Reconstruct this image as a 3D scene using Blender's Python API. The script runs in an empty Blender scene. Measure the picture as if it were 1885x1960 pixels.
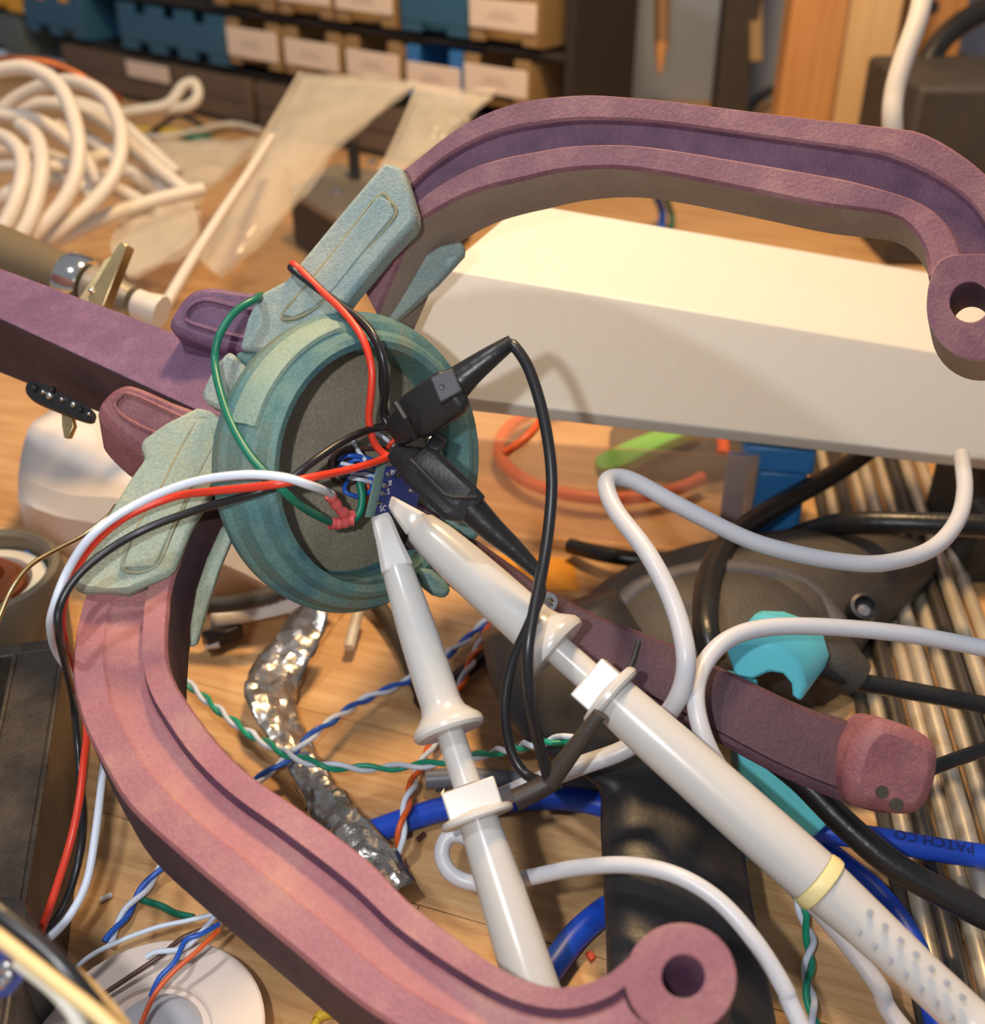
import bpy, math, random
from mathutils import Vector, Matrix, noise
random.seed(7)
S = 0.001                      # everything below is written in millimetres
C = bpy.context.scene.collection
SC = bpy.context.scene

# ------------------------------------------------------------------ camera
FPX, CX, CY, TH, HC = 2100.0, 942.5, 980.0, math.radians(32.0), 183.0
cs, sn = math.cos(TH), math.sin(TH)
CAM = Vector((0, 0, HC)); FW = Vector((0, cs, -sn)); UP = Vector((0, sn, cs)); RT = Vector((1, 0, 0))
cd = bpy.data.cameras.new('camera'); cam = bpy.data.objects.new('camera', cd); C.objects.link(cam)
cam.location = CAM * S; cam.rotation_euler = (math.radians(90) - TH, 0, 0)
cd.sensor_fit = 'HORIZONTAL'; cd.sensor_width = 36; cd.lens = FPX / 1885 * 36
cd.clip_start = 0.01; cd.clip_end = 20
cd.dof.use_dof = True; cd.dof.focus_distance = 0.203; cd.dof.aperture_fstop = 19
SC.camera = cam
# ------------------------------------------------------------------ light and exposure
SC.view_settings.view_transform = 'Standard'; SC.view_settings.look = 'None'
SC.view_settings.gamma = 1; SC.view_settings.exposure = 0.0; SC.view_settings.use_curve_mapping = False
w = bpy.data.worlds.new('room_light'); SC.world = w; w.use_nodes = True
w.node_tree.nodes['Background'].inputs[0].default_value = (0.80, 0.86, 1.0, 1)
w.node_tree.nodes['Background'].inputs[1].default_value = 0.30
def lamp(name, loc, power, col, rad):
    l = bpy.data.lights.new(name, 'POINT'); l.energy = power; l.color = col; l.shadow_soft_size = rad * S
    o = bpy.data.objects.new(name, l); C.objects.link(o); o.location = Vector(loc) * S; return o
lamp('desk_lamp_light', (40, 370, 470), 9.5, (1.0, 0.66, 0.32), 35)
lamp('room_bulb_light', (-200, 60, 620), 4.8, (0.95, 0.96, 1.0), 18)
lamp('phone_flash', CAM + RT * -26 + UP * 10, 0.85, (0.95, 0.97, 1.0), 2.5)

# ------------------------------------------------------------------ pixel -> world
def CV(x, y, d): return RT * x - UP * y + FW * d          # vector given right, down, away (mm)
def U(px, py, d): return CAM + CV((px - CX) / FPX * d, (py - CY) / FPX * d, d)
def D(px, py, z=0.0):
    v = (py - CY) / FPX
    return U(px, py, (HC - z) / (sn + v * cs))
def PL(px, py, p0, n):
    r = CV((px - CX) / FPX, (py - CY) / FPX, 1)
    return CAM + r * ((p0 - CAM).dot(n) / r.dot(n))
def T(l): return [U(*p) for p in l]
def Z(l): return [D(*p) for p in l]

# ------------------------------------------------------------------ materials
def lin(c):
    c = c / 255.0
    return c / 12.92 if c <= 0.04045 else ((c + 0.055) / 1.055) ** 2.4
def rgb(c): return (lin(c[0]), lin(c[1]), lin(c[2]), 1)
_m = {}
def mat(name, col, rough=0.5, metal=0.0, col2=None, col3=None, sc=60, st=(1, 1, 1), bump=0.0, bsc=None, bst=None, lo=.35, hi=.65,
        alpha=1.0, sss=0.0, coat=0.0, trans=0.0, spec=0.5, wave=None, rand=0.0, fine=0.0):
    if name in _m: return _m[name]
    m = bpy.data.materials.new(name); m.use_nodes = True; nt = m.node_tree; N = nt.nodes; L = nt.links
    b = N['Principled BSDF']; b.inputs['Base Color'].default_value = rgb(col)
    b.inputs['Roughness'].default_value = rough; b.inputs['Metallic'].default_value = metal
    b.inputs['Alpha'].default_value = alpha; b.inputs['Coat Weight'].default_value = coat
    b.inputs['Transmission Weight'].default_value = trans; b.inputs['Specular IOR Level'].default_value = spec
    if sss:
        b.inputs['Subsurface Weight'].default_value = sss; b.inputs['Subsurface Scale'].default_value = 0.004
        b.inputs['Subsurface Radius'].default_value = (1, .8, .5)
    tc = N.new('ShaderNodeTexCoord'); mp = N.new('ShaderNodeMapping'); mp.inputs['Scale'].default_value = st
    L.new(tc.outputs['Object'], mp.inputs['Vector'])
    if rand:
        oi = N.new('ShaderNodeObjectInfo'); vm = N.new('ShaderNodeVectorMath'); vm.operation = 'SCALE'
        vm.inputs[0].default_value = (1, 1, 1); L.new(oi.outputs['Random'], vm.inputs['Scale']); L.new(vm.outputs[0], mp.inputs['Location'])
    last = None
    if col2:
        t = N.new('ShaderNodeTexNoise'); t.inputs['Scale'].default_value = sc; t.inputs['Detail'].default_value = 6; t.inputs['Roughness'].default_value = .62
        L.new(mp.outputs[0], t.inputs['Vector'])
        r = N.new('ShaderNodeValToRGB'); e = r.color_ramp.elements
        e[0].position = lo; e[1].position = hi; e[0].color = rgb(col); e[1].color = rgb(col2)
        if col3: x = e.new((lo + hi) / 2); x.color = rgb(col3)
        L.new(t.outputs['Fac'], r.inputs['Fac']); last = r.outputs['Color']
    if rand:
        hs = N.new('ShaderNodeHueSaturation'); mr = N.new('ShaderNodeMapRange')
        mr.inputs['To Min'].default_value = 1 - rand; mr.inputs['To Max'].default_value = 1 + rand
        L.new(oi.outputs['Random'], mr.inputs['Value']); L.new(mr.outputs[0], hs.inputs['Value'])
        if last: L.new(last, hs.inputs['Color'])
        else: hs.inputs['Color'].default_value = rgb(col)
        last = hs.outputs['Color']
    if fine:
        t3 = N.new('ShaderNodeTexNoise'); t3.inputs['Scale'].default_value = 1800; t3.inputs['Detail'].default_value = 3
        L.new(mp.outputs[0], t3.inputs['Vector'])
        mr3 = N.new('ShaderNodeMapRange'); mr3.inputs['From Min'].default_value = .3; mr3.inputs['From Max'].default_value = .7
        mr3.inputs['To Min'].default_value = 1 - fine; mr3.inputs['To Max'].default_value = 1 + fine
        hs3 = N.new('ShaderNodeHueSaturation'); L.new(t3.outputs['Fac'], mr3.inputs['Value']); L.new(mr3.outputs[0], hs3.inputs['Value'])
        if last: L.new(last, hs3.inputs['Color'])
        else: hs3.inputs['Color'].default_value = rgb(col)
        last = hs3.outputs['Color']
    if last: L.new(last, b.inputs['Base Color'])
    if bump:
        mp2 = N.new('ShaderNodeMapping'); mp2.inputs['Scale'].default_value = bst or st; L.new(tc.outputs['Object'], mp2.inputs['Vector'])
        if wave:
            t2 = N.new('ShaderNodeTexWave'); t2.inputs['Scale'].default_value = wave; t2.inputs['Distortion'].default_value = .6; t2.inputs['Detail'].default_value = 2
        else:
            t2 = N.new('ShaderNodeTexNoise'); t2.inputs['Scale'].default_value = bsc or 900; t2.inputs['Detail'].default_value = 4
        L.new(mp2.outputs[0], t2.inputs['Vector'])
        bp = N.new('ShaderNodeBump'); bp.inputs['Strength'].default_value = bump; bp.inputs['Distance'].default_value = 0.0008
        L.new(t2.outputs['Fac'], bp.inputs['Height']); L.new(bp.outputs[0], b.inputs['Normal'])
    _m[name] = m; return m
def film(name, col, clear=.6, rough=.2, bsc=150, bump=.4):
    """thin plastic sheet: partly see-through, partly milky, shiny"""
    m = bpy.data.materials.new(name); m.use_nodes = True; nt = m.node_tree; N = nt.nodes; L = nt.links
    b = N['Principled BSDF']; b.inputs['Base Color'].default_value = rgb(col); b.inputs['Roughness'].default_value = rough
    tr = N.new('ShaderNodeBsdfTransparent'); tr.inputs[0].default_value = (1, 1, 1, 1)
    mx = N.new('ShaderNodeMixShader'); fr = N.new('ShaderNodeLayerWeight'); fr.inputs['Blend'].default_value = .25
    mr = N.new('ShaderNodeMapRange'); mr.inputs['To Min'].default_value = 1 - clear; mr.inputs['To Max'].default_value = min(1, (1 - clear) * 3)
    tc = N.new('ShaderNodeTexCoord'); t = N.new('ShaderNodeTexNoise'); t.inputs['Scale'].default_value = bsc; t.inputs['Detail'].default_value = 3
    L.new(tc.outputs['Object'], t.inputs['Vector']); bp = N.new('ShaderNodeBump'); bp.inputs['Strength'].default_value = bump; bp.inputs['Distance'].default_value = .002
    L.new(t.outputs['Fac'], bp.inputs['Height']); L.new(bp.outputs[0], b.inputs['Normal'])
    L.new(fr.outputs['Facing'], mr.inputs['Value']); L.new(mr.outputs[0], mx.inputs[0])
    L.new(tr.outputs[0], mx.inputs[1]); L.new(b.outputs[0], mx.inputs[2])
    L.new(mx.outputs[0], N['Material Output'].inputs['Surface']); return m

PURPLE = mat('purple_stained_wood', (120, 78, 88), .62, col2=(152, 110, 108), col3=(132, 88, 98), sc=110, bump=.22, bsc=1500, fine=.12, lo=.3, hi=.72)
PURPLE2 = mat('dark_purple_stained_wood', (104, 72, 98), .6, col2=(136, 100, 126), col3=(116, 82, 108), sc=130, st=(1, 1, 1), bump=.25, bsc=1600, fine=.14, lo=.3, hi=.72)
ROOT = mat('red_purple_stained_wood', (122, 68, 78), .6, col2=(146, 94, 94), sc=140, bump=.22, bsc=1600, fine=.14)
TEAL = mat('mottled_teal_paint', (46, 96, 108), .62, col2=(126, 120, 92), col3=(90, 124, 118), sc=55, bump=.2, bsc=1800, fine=.16, lo=.3, hi=.7)
SAGE = mat('worn_sage_paint', (154, 156, 128), .7, col2=(180, 174, 142), col3=(146, 162, 148), sc=55, bump=.25, bsc=2200, fine=.14, lo=.32, hi=.7)
SAGE2 = mat('dusty_blue_sage_paint', (124, 146, 148), .7, col2=(162, 168, 154), sc=60, bump=.25, bsc=2200, fine=.14)
TEALD = mat('deep_teal_paint', (62, 108, 118), .6, col2=(108, 128, 112), sc=80, bump=.2, bsc=1800, fine=.16)
PLATE = mat('brown_grey_plate', (126, 118, 100), .55, col2=(144, 136, 116), sc=60, bump=.3, bsc=1500, fine=.16)
BLACKP = mat('black_plastic', (34, 33, 34), .42, bump=.12, bsc=1500)
BLACKM = mat('matt_black_plastic', (56, 51, 46), .6, col2=(68, 62, 54), sc=90, bump=.25, bsc=1400)
BLACKR = mat('black_rubber', (30, 29, 29), .35, bump=.15, bsc=600)
GRIP = mat('black_leathery_rubber', (32, 32, 36), .42, col2=(40, 39, 41), sc=90, bump=.08, bsc=900)
WHITEP = mat('glossy_grey_white_plastic', (198, 194, 188), .24, sss=.12, spec=.55, fine=.01)
CABLEG = mat('light_grey_cable', (196, 196, 200), .36, fine=.02)
CABLEW = mat('white_cable', (212, 202, 188), .4, fine=.02)
BEAM = mat('translucent_white_print', (232, 226, 212), .34, sss=.25, bump=.28, wave=900, bst=(1, .1, .1), fine=.03)
RED = mat('red_wire', (222, 62, 38), .35, fine=.02)
BLACKW = mat('black_wire', (32, 31, 33), .32, fine=.02)
GREEN = mat('green_wire', (14, 108, 84), .38, fine=.02)
GREENL = mat('bright_green_wire', (26, 150, 116), .38, fine=.02)
WHITEW = mat('white_wire', (216, 224, 236), .38, fine=.02)
BLUEW = mat('blue_wire', (38, 92, 190), .36, fine=.02)
ORANGEW = mat('orange_wire', (226, 96, 38), .38, fine=.02)
BROWNW = mat('brown_wire', (84, 52, 46), .4, fine=.02)
YELLOWW = mat('yellow_wire', (214, 184, 52), .4, fine=.02)
TANW = mat('tan_wire', (206, 176, 122), .42, fine=.02)
CREAMW = mat('cream_wire', (206, 200, 184), .42, fine=.02)
PATCH = mat('blue_patch_cable', (28, 78, 200), .4, fine=.02)
SHRINK = mat('red_heat_shrink', (206, 88, 88), .45, fine=.05)
PCB = mat('navy_circuit_board', (30, 38, 92), .35, col2=(40, 52, 112), sc=300)
PCBE = mat('green_board_edge', (92, 118, 108), .5, fine=.08)
INK = mat('white_silkscreen', (232, 232, 236), .6, fine=.01)
SOLDER = mat('solder', (206, 204, 200), .25, 1.0, fine=.05)
CHROME = mat('chrome', (226, 222, 212), .12, 1.0, fine=.02)
STEEL = mat('bright_steel', (232, 216, 190), .3, .55, col2=(214, 198, 174), sc=200, st=(1, .05, 1))
BRONZE = mat('bronze_rod', (160, 108, 66), .38, 1.0, fine=.06)
BRASSY = mat('brassy_metal', (196, 168, 120), .3, 1.0, col2=(214, 190, 140), sc=200, fine=.05)
FOIL = mat('crumpled_foil', (206, 200, 192), .26, .92, col2=(176, 170, 162), sc=150, bump=.45, bsc=260)
WOOD = mat('oiled_pine', (184, 136, 88), .5, col2=(222, 180, 130), col3=(206, 160, 108), sc=24, st=(1.2, 14, 1), rand=.07, bump=.22, bsc=120, bst=(2, 20, 1), lo=.3, hi=.7, fine=.05)
WOODP = mat('post_wood', (186, 128, 72), .5, col2=(206, 150, 92), sc=18, st=(12, 1, .6))
WOODP2 = mat('pale_post_wood', (214, 174, 120), .5, col2=(224, 186, 134), sc=18, st=(12, 1, .6))
WALLM = mat('blue_grey_wall', (146, 156, 172), .8, col2=(154, 164, 180), sc=9)
RACKM = mat('dark_rack_plastic', (44, 38, 32), .55, fine=.05)
DRAWER = mat('smoky_drawer_plastic', (96, 80, 66), .45, col2=(106, 90, 76), sc=20)
BINT = mat('smoky_tan_plastic', (150, 122, 84), .4, fine=.05)
BINB = mat('blue_bin_plastic', (44, 92, 122), .5, fine=.05)
BINB2 = mat('bright_blue_bin_plastic', (44, 112, 180), .5, fine=.05)
BINY = mat('yellow_bin_plastic', (232, 172, 36), .5, fine=.05)
LABELM = mat('white_paper_label', (226, 208, 190), .7, fine=.03)
PRINTG = mat('faint_grey_print', (186, 170, 156), .7, fine=.03)
PAPER = mat('white_paper', (226, 216, 206), .75, col2=(234, 224, 214), sc=40)
DISCW = mat('white_spool_plastic', (232, 214, 200), .5, col2=(226, 206, 190), sc=50)
TURQ = mat('turquoise_plastic', (92, 196, 212), .45, col2=(104, 206, 216), sc=60)
LATCH = mat('blue_latch_plastic', (58, 130, 196), .42, fine=.04)
BOXG = mat('black_enclosure_metal', (44, 38, 32), .5, col2=(70, 60, 50), sc=130, bump=.2, bsc=1000, fine=.2)
COPPER = mat('copper_winding', (176, 104, 66), .4, .8, fine=.15)
GREYM = mat('grey_plate_metal', (150, 140, 122), .45, .3, fine=.06)
GREYR = mat('ring_grey_metal', (112, 102, 84), .5, .2, fine=.06)
SHEATH = mat('woven_grey_sheath', (136, 120, 92), .6, bump=.8, wave=420, bst=(1, .2, .2), fine=.1)
GREENT = mat('green_tool_plastic', (92, 196, 76), .45, fine=.04)
GOLDR = mat('pale_yellow_ring', (226, 210, 150), .4, fine=.03)
AMBER = mat('amber_tape_stain', (226, 150, 30), .5, col2=(206, 140, 40), sc=60)
BAG = film('clear_bag_film', (214, 204, 184), clear=.72, rough=.2, bsc=60, bump=.9)
CLEARB = film('clear_box_plastic', (236, 206, 172), clear=.93, rough=.35, bsc=20, bump=.1)
CLEARF = film('clear_box_front', (232, 190, 150), clear=.74, rough=.4, bsc=20, bump=.1)

# ------------------------------------------------------------------ mesh building
def cr(p, n=8, closed=False):
    """Catmull-Rom through the points"""
    p = [Vector(a) for a in p]; m = len(p)
    if m < 3 and not closed:
        return [p[0].lerp(p[1], i / n) for i in range(n + 1)]
    out = []
    for i in range(m if closed else m - 1):
        if closed: a, b, c, d = p[(i - 1) % m], p[i], p[(i + 1) % m], p[(i + 2) % m]
        else:
            b, c = p[i], p[i + 1]; a = p[i - 1] if i else b * 2 - c; d = p[i + 2] if i + 2 < m else c * 2 - b
        for k in range(n):
            t = k / n
            out.append(.5 * ((2 * b) + (c - a) * t + (2 * a - 5 * b + 4 * c - d) * t * t + (3 * b - a - 3 * c + d) * t ** 3))
    if not closed: out.append(p[-1].copy())
    return out
def resample(p, n):
    L = [0]
    for a, b in zip(p, p[1:]): L.append(L[-1] + (b - a).length)
    out, j = [], 0
    for i in range(n):
        s = L[-1] * i / (n - 1)
        while j < len(L) - 2 and L[j + 1] < s: j += 1
        out.append(p[j].lerp(p[j + 1], 0 if L[j + 1] == L[j] else (s - L[j]) / (L[j + 1] - L[j])))
    return out
def frame(d):
    d = d.normalized(); a = Vector((0, 0, 1)) if abs(d.z) < .9 else Vector((1, 0, 0))
    x = a.cross(d).normalized(); return x, d.cross(x).normalized()
class MB:
    def __init__(s): s.v, s.f = [], []
    def add(s, vs, fs):
        o = len(s.v); s.v += [Vector(a) for a in vs]; s.f += [tuple(o + i for i in f) for f in fs]; return s
    def grid(s, rows, cu=False, cv=False):
        n, m = len(rows), len(rows[0]); fs = []
        for i in range(n if cu else n - 1):
            for j in range(m if cv else m - 1):
                fs.append((i * m + j, i * m + (j + 1) % m, ((i + 1) % n) * m + (j + 1) % m, ((i + 1) % n) * m + j))
        s.add([p for r in rows for p in r], fs); return s
    def loft(s, rows, caps=True):
        o = len(s.v); s.grid(rows, cv=True); m = len(rows[0])
        if caps:
            s.f.append(tuple(o + i for i in range(m))[::-1]); b = o + (len(rows) - 1) * m; s.f.append(tuple(b + i for i in range(m)))
        return s
    def tube(s, path, r, seg=10, closed=False):
        n = len(path); rr = r if isinstance(r, (list, tuple)) else [r] * n
        x = None; rows = []
        for i, p in enumerate(path):
            if closed: d = path[(i + 1) % n] - path[i - 1]
            else: d = path[min(i + 1, n - 1)] - path[max(i - 1, 0)]
            d.normalize()
            if x is None: x, y = frame(d)
            else: x = (x - d * x.dot(d)).normalized(); y = d.cross(x)
            rows.append([p + (x * math.cos(2 * math.pi * k / seg) + y * math.sin(2 * math.pi * k / seg)) * rr[i] for k in range(seg)])
        if closed: s.grid(rows, cu=True, cv=True)
        else: s.loft(rows)
        return s
    def lathe(s, p0, ax, prof, seg=32, a0=0, a1=2 * math.pi, xref=None):
        """prof: (height along axis, radius)"""
        ax = ax.normalized(); x, y = frame(ax)
        if xref is not None: x = (xref - ax * xref.dot(ax)).normalized(); y = ax.cross(x)
        full = abs(a1 - a0 - 2 * math.pi) < 1e-6; k = seg if full else seg + 1
        rows = [[p0 + ax * h + (x * math.cos(a0 + (a1 - a0) * i / seg) + y * math.sin(a0 + (a1 - a0) * i / seg)) * max(r, .01) for i in range(k)] for h, r in prof]
        if full: s.loft(rows)
        else: s.grid(rows)
        return s
    def box(s, c, ax, ay, az):
        """centre and three half vectors"""
        v = [c + ax * i + ay * j + az * k for i in (-1, 1) for j in (-1, 1) for k in (-1, 1)]
        return s.add(v, [(0, 1, 3, 2), (4, 6, 7, 5), (0, 4, 5, 1), (2, 3, 7, 6), (0, 2, 6, 4), (1, 5, 7, 3)])
    def prism(s, loop, e, hole=None):
        n = len(loop); b = [p + e for p in loop]
        if hole is None: return s.add(loop + b, [tuple(range(n))] + [tuple(range(n, 2 * n))[::-1]] + [(i, n + i, n + (i + 1) % n, (i + 1) % n) for i in range(n)])
        hb = [p + e for p in hole]; f = []
        for i in range(n):
            j = (i + 1) % n
            f += [(i, j, 2 * n + j, 2 * n + i), (n + i, 3 * n + i, 3 * n + j, n + j), (i, n + i, n + j, j), (2 * n + i, 2 * n + j, 3 * n + j, 3 * n + i)]
        return s.add(loop + b + hole + hb, f)
    def dome(s, loop, up, k=6, flat=.0, pw=1.0):
        c = sum(loop, Vector()) / len(loop); rows = []
        for i in range(k + 1):
            t = math.pi / 2 * i / k * .97
            rows.append([c + (p - c) * (flat + (1 - flat) * math.cos(t) ** pw) + up * math.sin(t) for p in loop])
        return s.loft(rows)
def setp(o, label=None, cat=None, group=None, kind=None):
    for k, v in (('label', label), ('category', cat), ('group', group), ('kind', kind)):
        if v: o[k] = v
    return o
def thing(name, label, cat, base, group=None, kind=None):
    o = bpy.data.objects.new(name, None); C.objects.link(o); o.location = Vector(base) * S; o.empty_display_size = .005
    return setp(o, label, cat, group, kind)
def root(o):
    while o.parent: o = o.parent
    return o
def obj(name, mb, m, parent=None, bevel=0, sharp=35, sub=0, solid=0, label=None):
    if parent: base = root(parent).location / S
    else:
        xs = [v.x for v in mb.v]; ys = [v.y for v in mb.v]; zs = [v.z for v in mb.v]
        base = Vector(((min(xs) + max(xs)) / 2, (min(ys) + max(ys)) / 2, min(zs)))
    me = bpy.data.meshes.new(name); me.from_pydata([tuple((v - base) * S) for v in mb.v], [], mb.f); me.update()
    bm_fix(me)
    for p in me.polygons: p.use_smooth = True
    me.set_sharp_from_angle(angle=math.radians(sharp)); me.materials.append(m)
    o = bpy.data.objects.new(name, me); C.objects.link(o)
    if parent: o.parent = parent
    else: o.location = base * S
    if solid: q = o.modifiers.new('solid', 'SOLIDIFY'); q.thickness = solid * S
    if bevel:
        q = o.modifiers.new('bevel', 'BEVEL'); q.width = bevel * S; q.segments = 2; q.limit_method = 'ANGLE'; q.angle_limit = math.radians(40); q.harden_normals = False
    if sub: q = o.modifiers.new('sub', 'SUBSURF'); q.levels = q.render_levels = sub
    if label: o['label'] = label
    return o
import bmesh
def bm_fix(me):
    bm = bmesh.new(); bm.from_mesh(me); bmesh.ops.recalc_face_normals(bm, faces=bm.faces); bm.to_mesh(me); bm.free()
def single(name, mb, m, label, cat, group=None, **k): return setp(obj(name, mb, m, None, **k), label, cat, group)
def px_of(p):
    q = p - CAM; d = q.dot(FW); return CX + q.dot(RT) / d * FPX, CY - q.dot(UP) / d * FPX
def run_on(path, r, far=150):
    """a cable that leaves the picture carries on beyond its edge"""
    path = [Vector(p) for p in path]
    for e in (0, 1):
        p, q = (path[0], path[1]) if e == 0 else (path[-1], path[-2])
        x, y = px_of(p)
        if -5 < x < 1890 and -5 < y < 1965: continue
        d = (p - q).normalized(); new = []; far_ = far if d.z < .5 else 45
        for k in (.35, .7, 1):
            n = p + d * far_ * k; n.z = max(n.z, r + .3); new.append(n)
        path = new[::-1] + path if e == 0 else path + new
    return path
def wire(name, path, r, m, label, cat, group=None, seg=10, n=8, r2=None, run=True):
    path = run_on(path, r) if run else path; p = cr(path, n)
    rr = r if r2 is None else [r + (r2 - r) * i / (len(p) - 1) for i in range(len(p))]
    return single(name, MB().tube(p, rr, seg), m, label, cat, group, sharp=60)
def wpart(name, path, r, m, parent, seg=8, n=6, label=None): return obj(name, MB().tube(cr(path, n), r, seg), m, parent, sharp=60, label=label)
def twisted(name, path, r, ma, mb_, label, cat, pitch=9.0, group=None, ph=0):
    p = cr(path, 10); L = sum((b - a).length for a, b in zip(p, p[1:])); p = resample(p, max(12, int(L / pitch * 12)))
    t = thing(name, label, cat, p[0], group); ss = 0; A, B = [], []
    for i, q in enumerate(p):
        d = p[min(i + 1, len(p) - 1)] - p[max(i - 1, 0)]; x, y = frame(d)
        a = ph + 2 * math.pi * ss / pitch; o = (x * math.cos(a) + y * math.sin(a)) * r
        A.append(q + o); B.append(q - o)
        if i + 1 < len(p): ss += (p[i + 1] - q).length
    obj('strand', MB().tube(A, r * .98, 8), ma, t, sharp=70); obj('strand', MB().tube(B, r * .98, 8), mb_, t, sharp=70)
    return t
def text(name, body, o, xd, size, m, parent, nrm=None, ext=.05):
    cu = bpy.data.curves.new('t', 'FONT'); cu.body = body; cu.size = size; cu.extrude = ext; cu.resolution_u = 2
    tmp = bpy.data.objects.new('t', cu); C.objects.link(tmp); bpy.context.view_layer.update()
    me = bpy.data.meshes.new_from_object(tmp.evaluated_get(bpy.context.evaluated_depsgraph_get()))
    bpy.data.objects.remove(tmp); bpy.data.curves.remove(cu)
    x = xd.normalized(); n = nrm.normalized(); n = (n - x * n.dot(x)).normalized(); y = n.cross(x)
    base = root(parent).location / S
    for v in me.vertices: v.co = (o + x * v.co.x + y * v.co.y + n * v.co.z - base) * S
    me.name = name; me.materials.append(m); ob = bpy.data.objects.new(name, me); C.objects.link(ob); ob.parent = parent
    return ob
def copy_tree(o, parent=None):
    c = o.copy(); C.objects.link(c); c.parent = parent
    for ch in list(o.children): copy_tree(ch, c)
    return c
def circ(c, x, y, r, n=28, a0=0): return [c + (x * math.cos(a0 + 2 * math.pi * i / n) + y * math.sin(a0 + 2 * math.pi * i / n)) * r for i in range(n)]
def pxcirc(cx, cy, r, d, n=28, ry=None): return [U(cx + r * math.cos(2 * math.pi * i / n), cy + (ry or r) * math.sin(2 * math.pi * i / n), d) for i in range(n)]
def hull_(l, n=4): return cr(l, n, closed=True)

# ================================================================== SETTING
wall = setp(obj('wall_back', MB().box(Vector((0, 1405, 380)), Vector((1900, 0, 0)), Vector((0, 5, 0)), Vector((0, 0, 420))), WALLM), kind='structure')
single('blue_grey_board', MB().box(Vector((420, 905, 240)), Vector((345, 0, 0)), Vector((0, 5, 0)), Vector((0, 0, 240))), WALLM, 'blue-grey board standing at the back behind the wooden upright', 'board', bevel=.8)
# workbench of glued pine staves, each stave a part
bench = thing('workbench', 'orange pine workbench top of glued staves under all the clutter', 'workbench', (0, 350, -22))
pm = bpy.data.meshes.new('plank'); PLN, PW, PT = 330.0, 44.0, 22.0
_b = MB().box(Vector((0, 0, 0)), Vector((PLN / 2 - .12, 0, 0)), Vector((0, PW / 2 - .12, 0)), Vector((0, 0, PT / 2)))
pm.from_pydata([tuple(v * S) for v in _b.v], [], _b.f); pm.update(); bm_fix(pm); pm.materials.append(WOOD)
ang = math.radians(-19); ca, sa = math.cos(ang), math.sin(ang)
for j in range(-14, 24):
    for i in range(-4, 5):
        u = i * PLN + (j * 137) % PLN - 40; v = j * PW + 12
        x, y = u * ca - v * sa, u * sa + v * ca + 150
        if y < -60 or y > 1080 or abs(x) > 260 + .75 * max(y, 0) or y > 1180: continue
        o = bpy.data.objects.new('plank', pm); C.objects.link(o); o.parent = bench
        o.location = (Vector((x, y, -PT / 2)) - Vector((0, 350, -22))) * S; o.rotation_euler = (0, 0, ang)

# ================================================================== PARTS RACK AT THE BACK
A0, B0 = D(130, 165), D(480, 245); ru = (B0 - A0).normalized(); rn = Vector((-ru.y, ru.x, 0))
if rn.y < 0: rn = -rn
def RS(px, py):
    q = PL(px, py, A0, rn); return (q - A0).dot(ru), q.z
def RB(mb, s0, s1, z0, z1, w0, w1):
    c = A0 + ru * (s0 + s1) / 2 + rn * (w0 + w1) / 2 + Vector((0, 0, (z0 + z1) / 2))
    return mb.box(c, ru * (s1 - s0) / 2, rn * (w1 - w0) / 2, Vector((0, 0, (z1 - z0) / 2)))
sR = RS(1085, 200)[0]; sL = RS(-160, 60)[0]
rack = thing('parts_rack', 'dark rack of stacked parts bins and drawers along the back of the bench', 'rack', A0)
obj('back_panel', RB(MB(), sL, sR, 0, 200, 60, 66), RACKM, rack, bevel=.5)
obj('end_panel', RB(MB(), sR - 4, sR + 2, 0, 200, 2, 59.8), RACKM, rack, bevel=.5)
ROWZ = {2: (41, 71.5), 1: (78, 107), 0: (38, 71.5), 3: (50.5, 80), 4: (14, 48)}
for z0 in (37, 76): obj('shelf_rail', RB(MB(), 40, sR - 4.2, z0 - 3, z0 - .3, 6, 59.8), RACKM, rack, bevel=.5)
def bin_(x0, x1, yt, yb, m, label, lab=True, post=.22, row=2, tabs=2):
    """a bin with two front posts, open between them, its card across the posts"""
    s0, zt0 = RS(x0, yt[0]); s1, zt1 = RS(x1, yt[1]); zb = (RS(x0, yb[0])[1] + RS(x1, yb[1])[1]) / 2; zt = (zt0 + zt1) / 2
    b0, b1 = ROWZ[row]
    t = thing('parts_bin', label, 'bin', A0 + ru * (s0 + s1) / 2 + Vector((0, 0, b0)), 'bins on the back rack')
    mb = MB(); W = s1 - s0; wp = W * post
    RB(mb, s0, s1, b0, b0 + 1.2, 12, 50); RB(mb, s0, s1, b0 + 1.2, b1 - 8, 49, 50)
    for k in range(tabs):
        a = s0 + (W - wp) * k / (tabs - 1); RB(mb, a, a + wp, b0 + 1.2, b1, 0, 3)
        RB(mb, a, a + 1.2, b0, b1 - 2, 3, 49) if k in (0,) else RB(mb, a + wp - 1.2, a + wp, b0, b1 - 2, 3, 49) if k == tabs - 1 else None
    if not lab: RB(mb, s0 + .1, s1 - .1, b0 + (b1 - b0) * .24, b0 + (b1 - b0) * .80, -.6, 2.6)
    else: RB(mb, s0 + wp, s1 - wp, zb + 3, zt - 3, 1, 2.5)
    obj('tray', mb, m, t, bevel=.5)
    if lab:
        l = RB(MB(), s0 + .6, s1 - .6, zb, zt, -1.2, -.1); lo = obj('label_card', l, LABELM, t, bevel=1.2); lh = zt - zb
        p = MB()
        for q, ww in ((.55, .16), (.38, .22)):
            RB(p, s0 + W * (.5 - ww), s0 + W * (.5 + ww), zb + lh * q, zb + lh * (q + .06), -1.35, -1.15)
        obj('print', p, PRINTG, lo)
    return t
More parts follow.
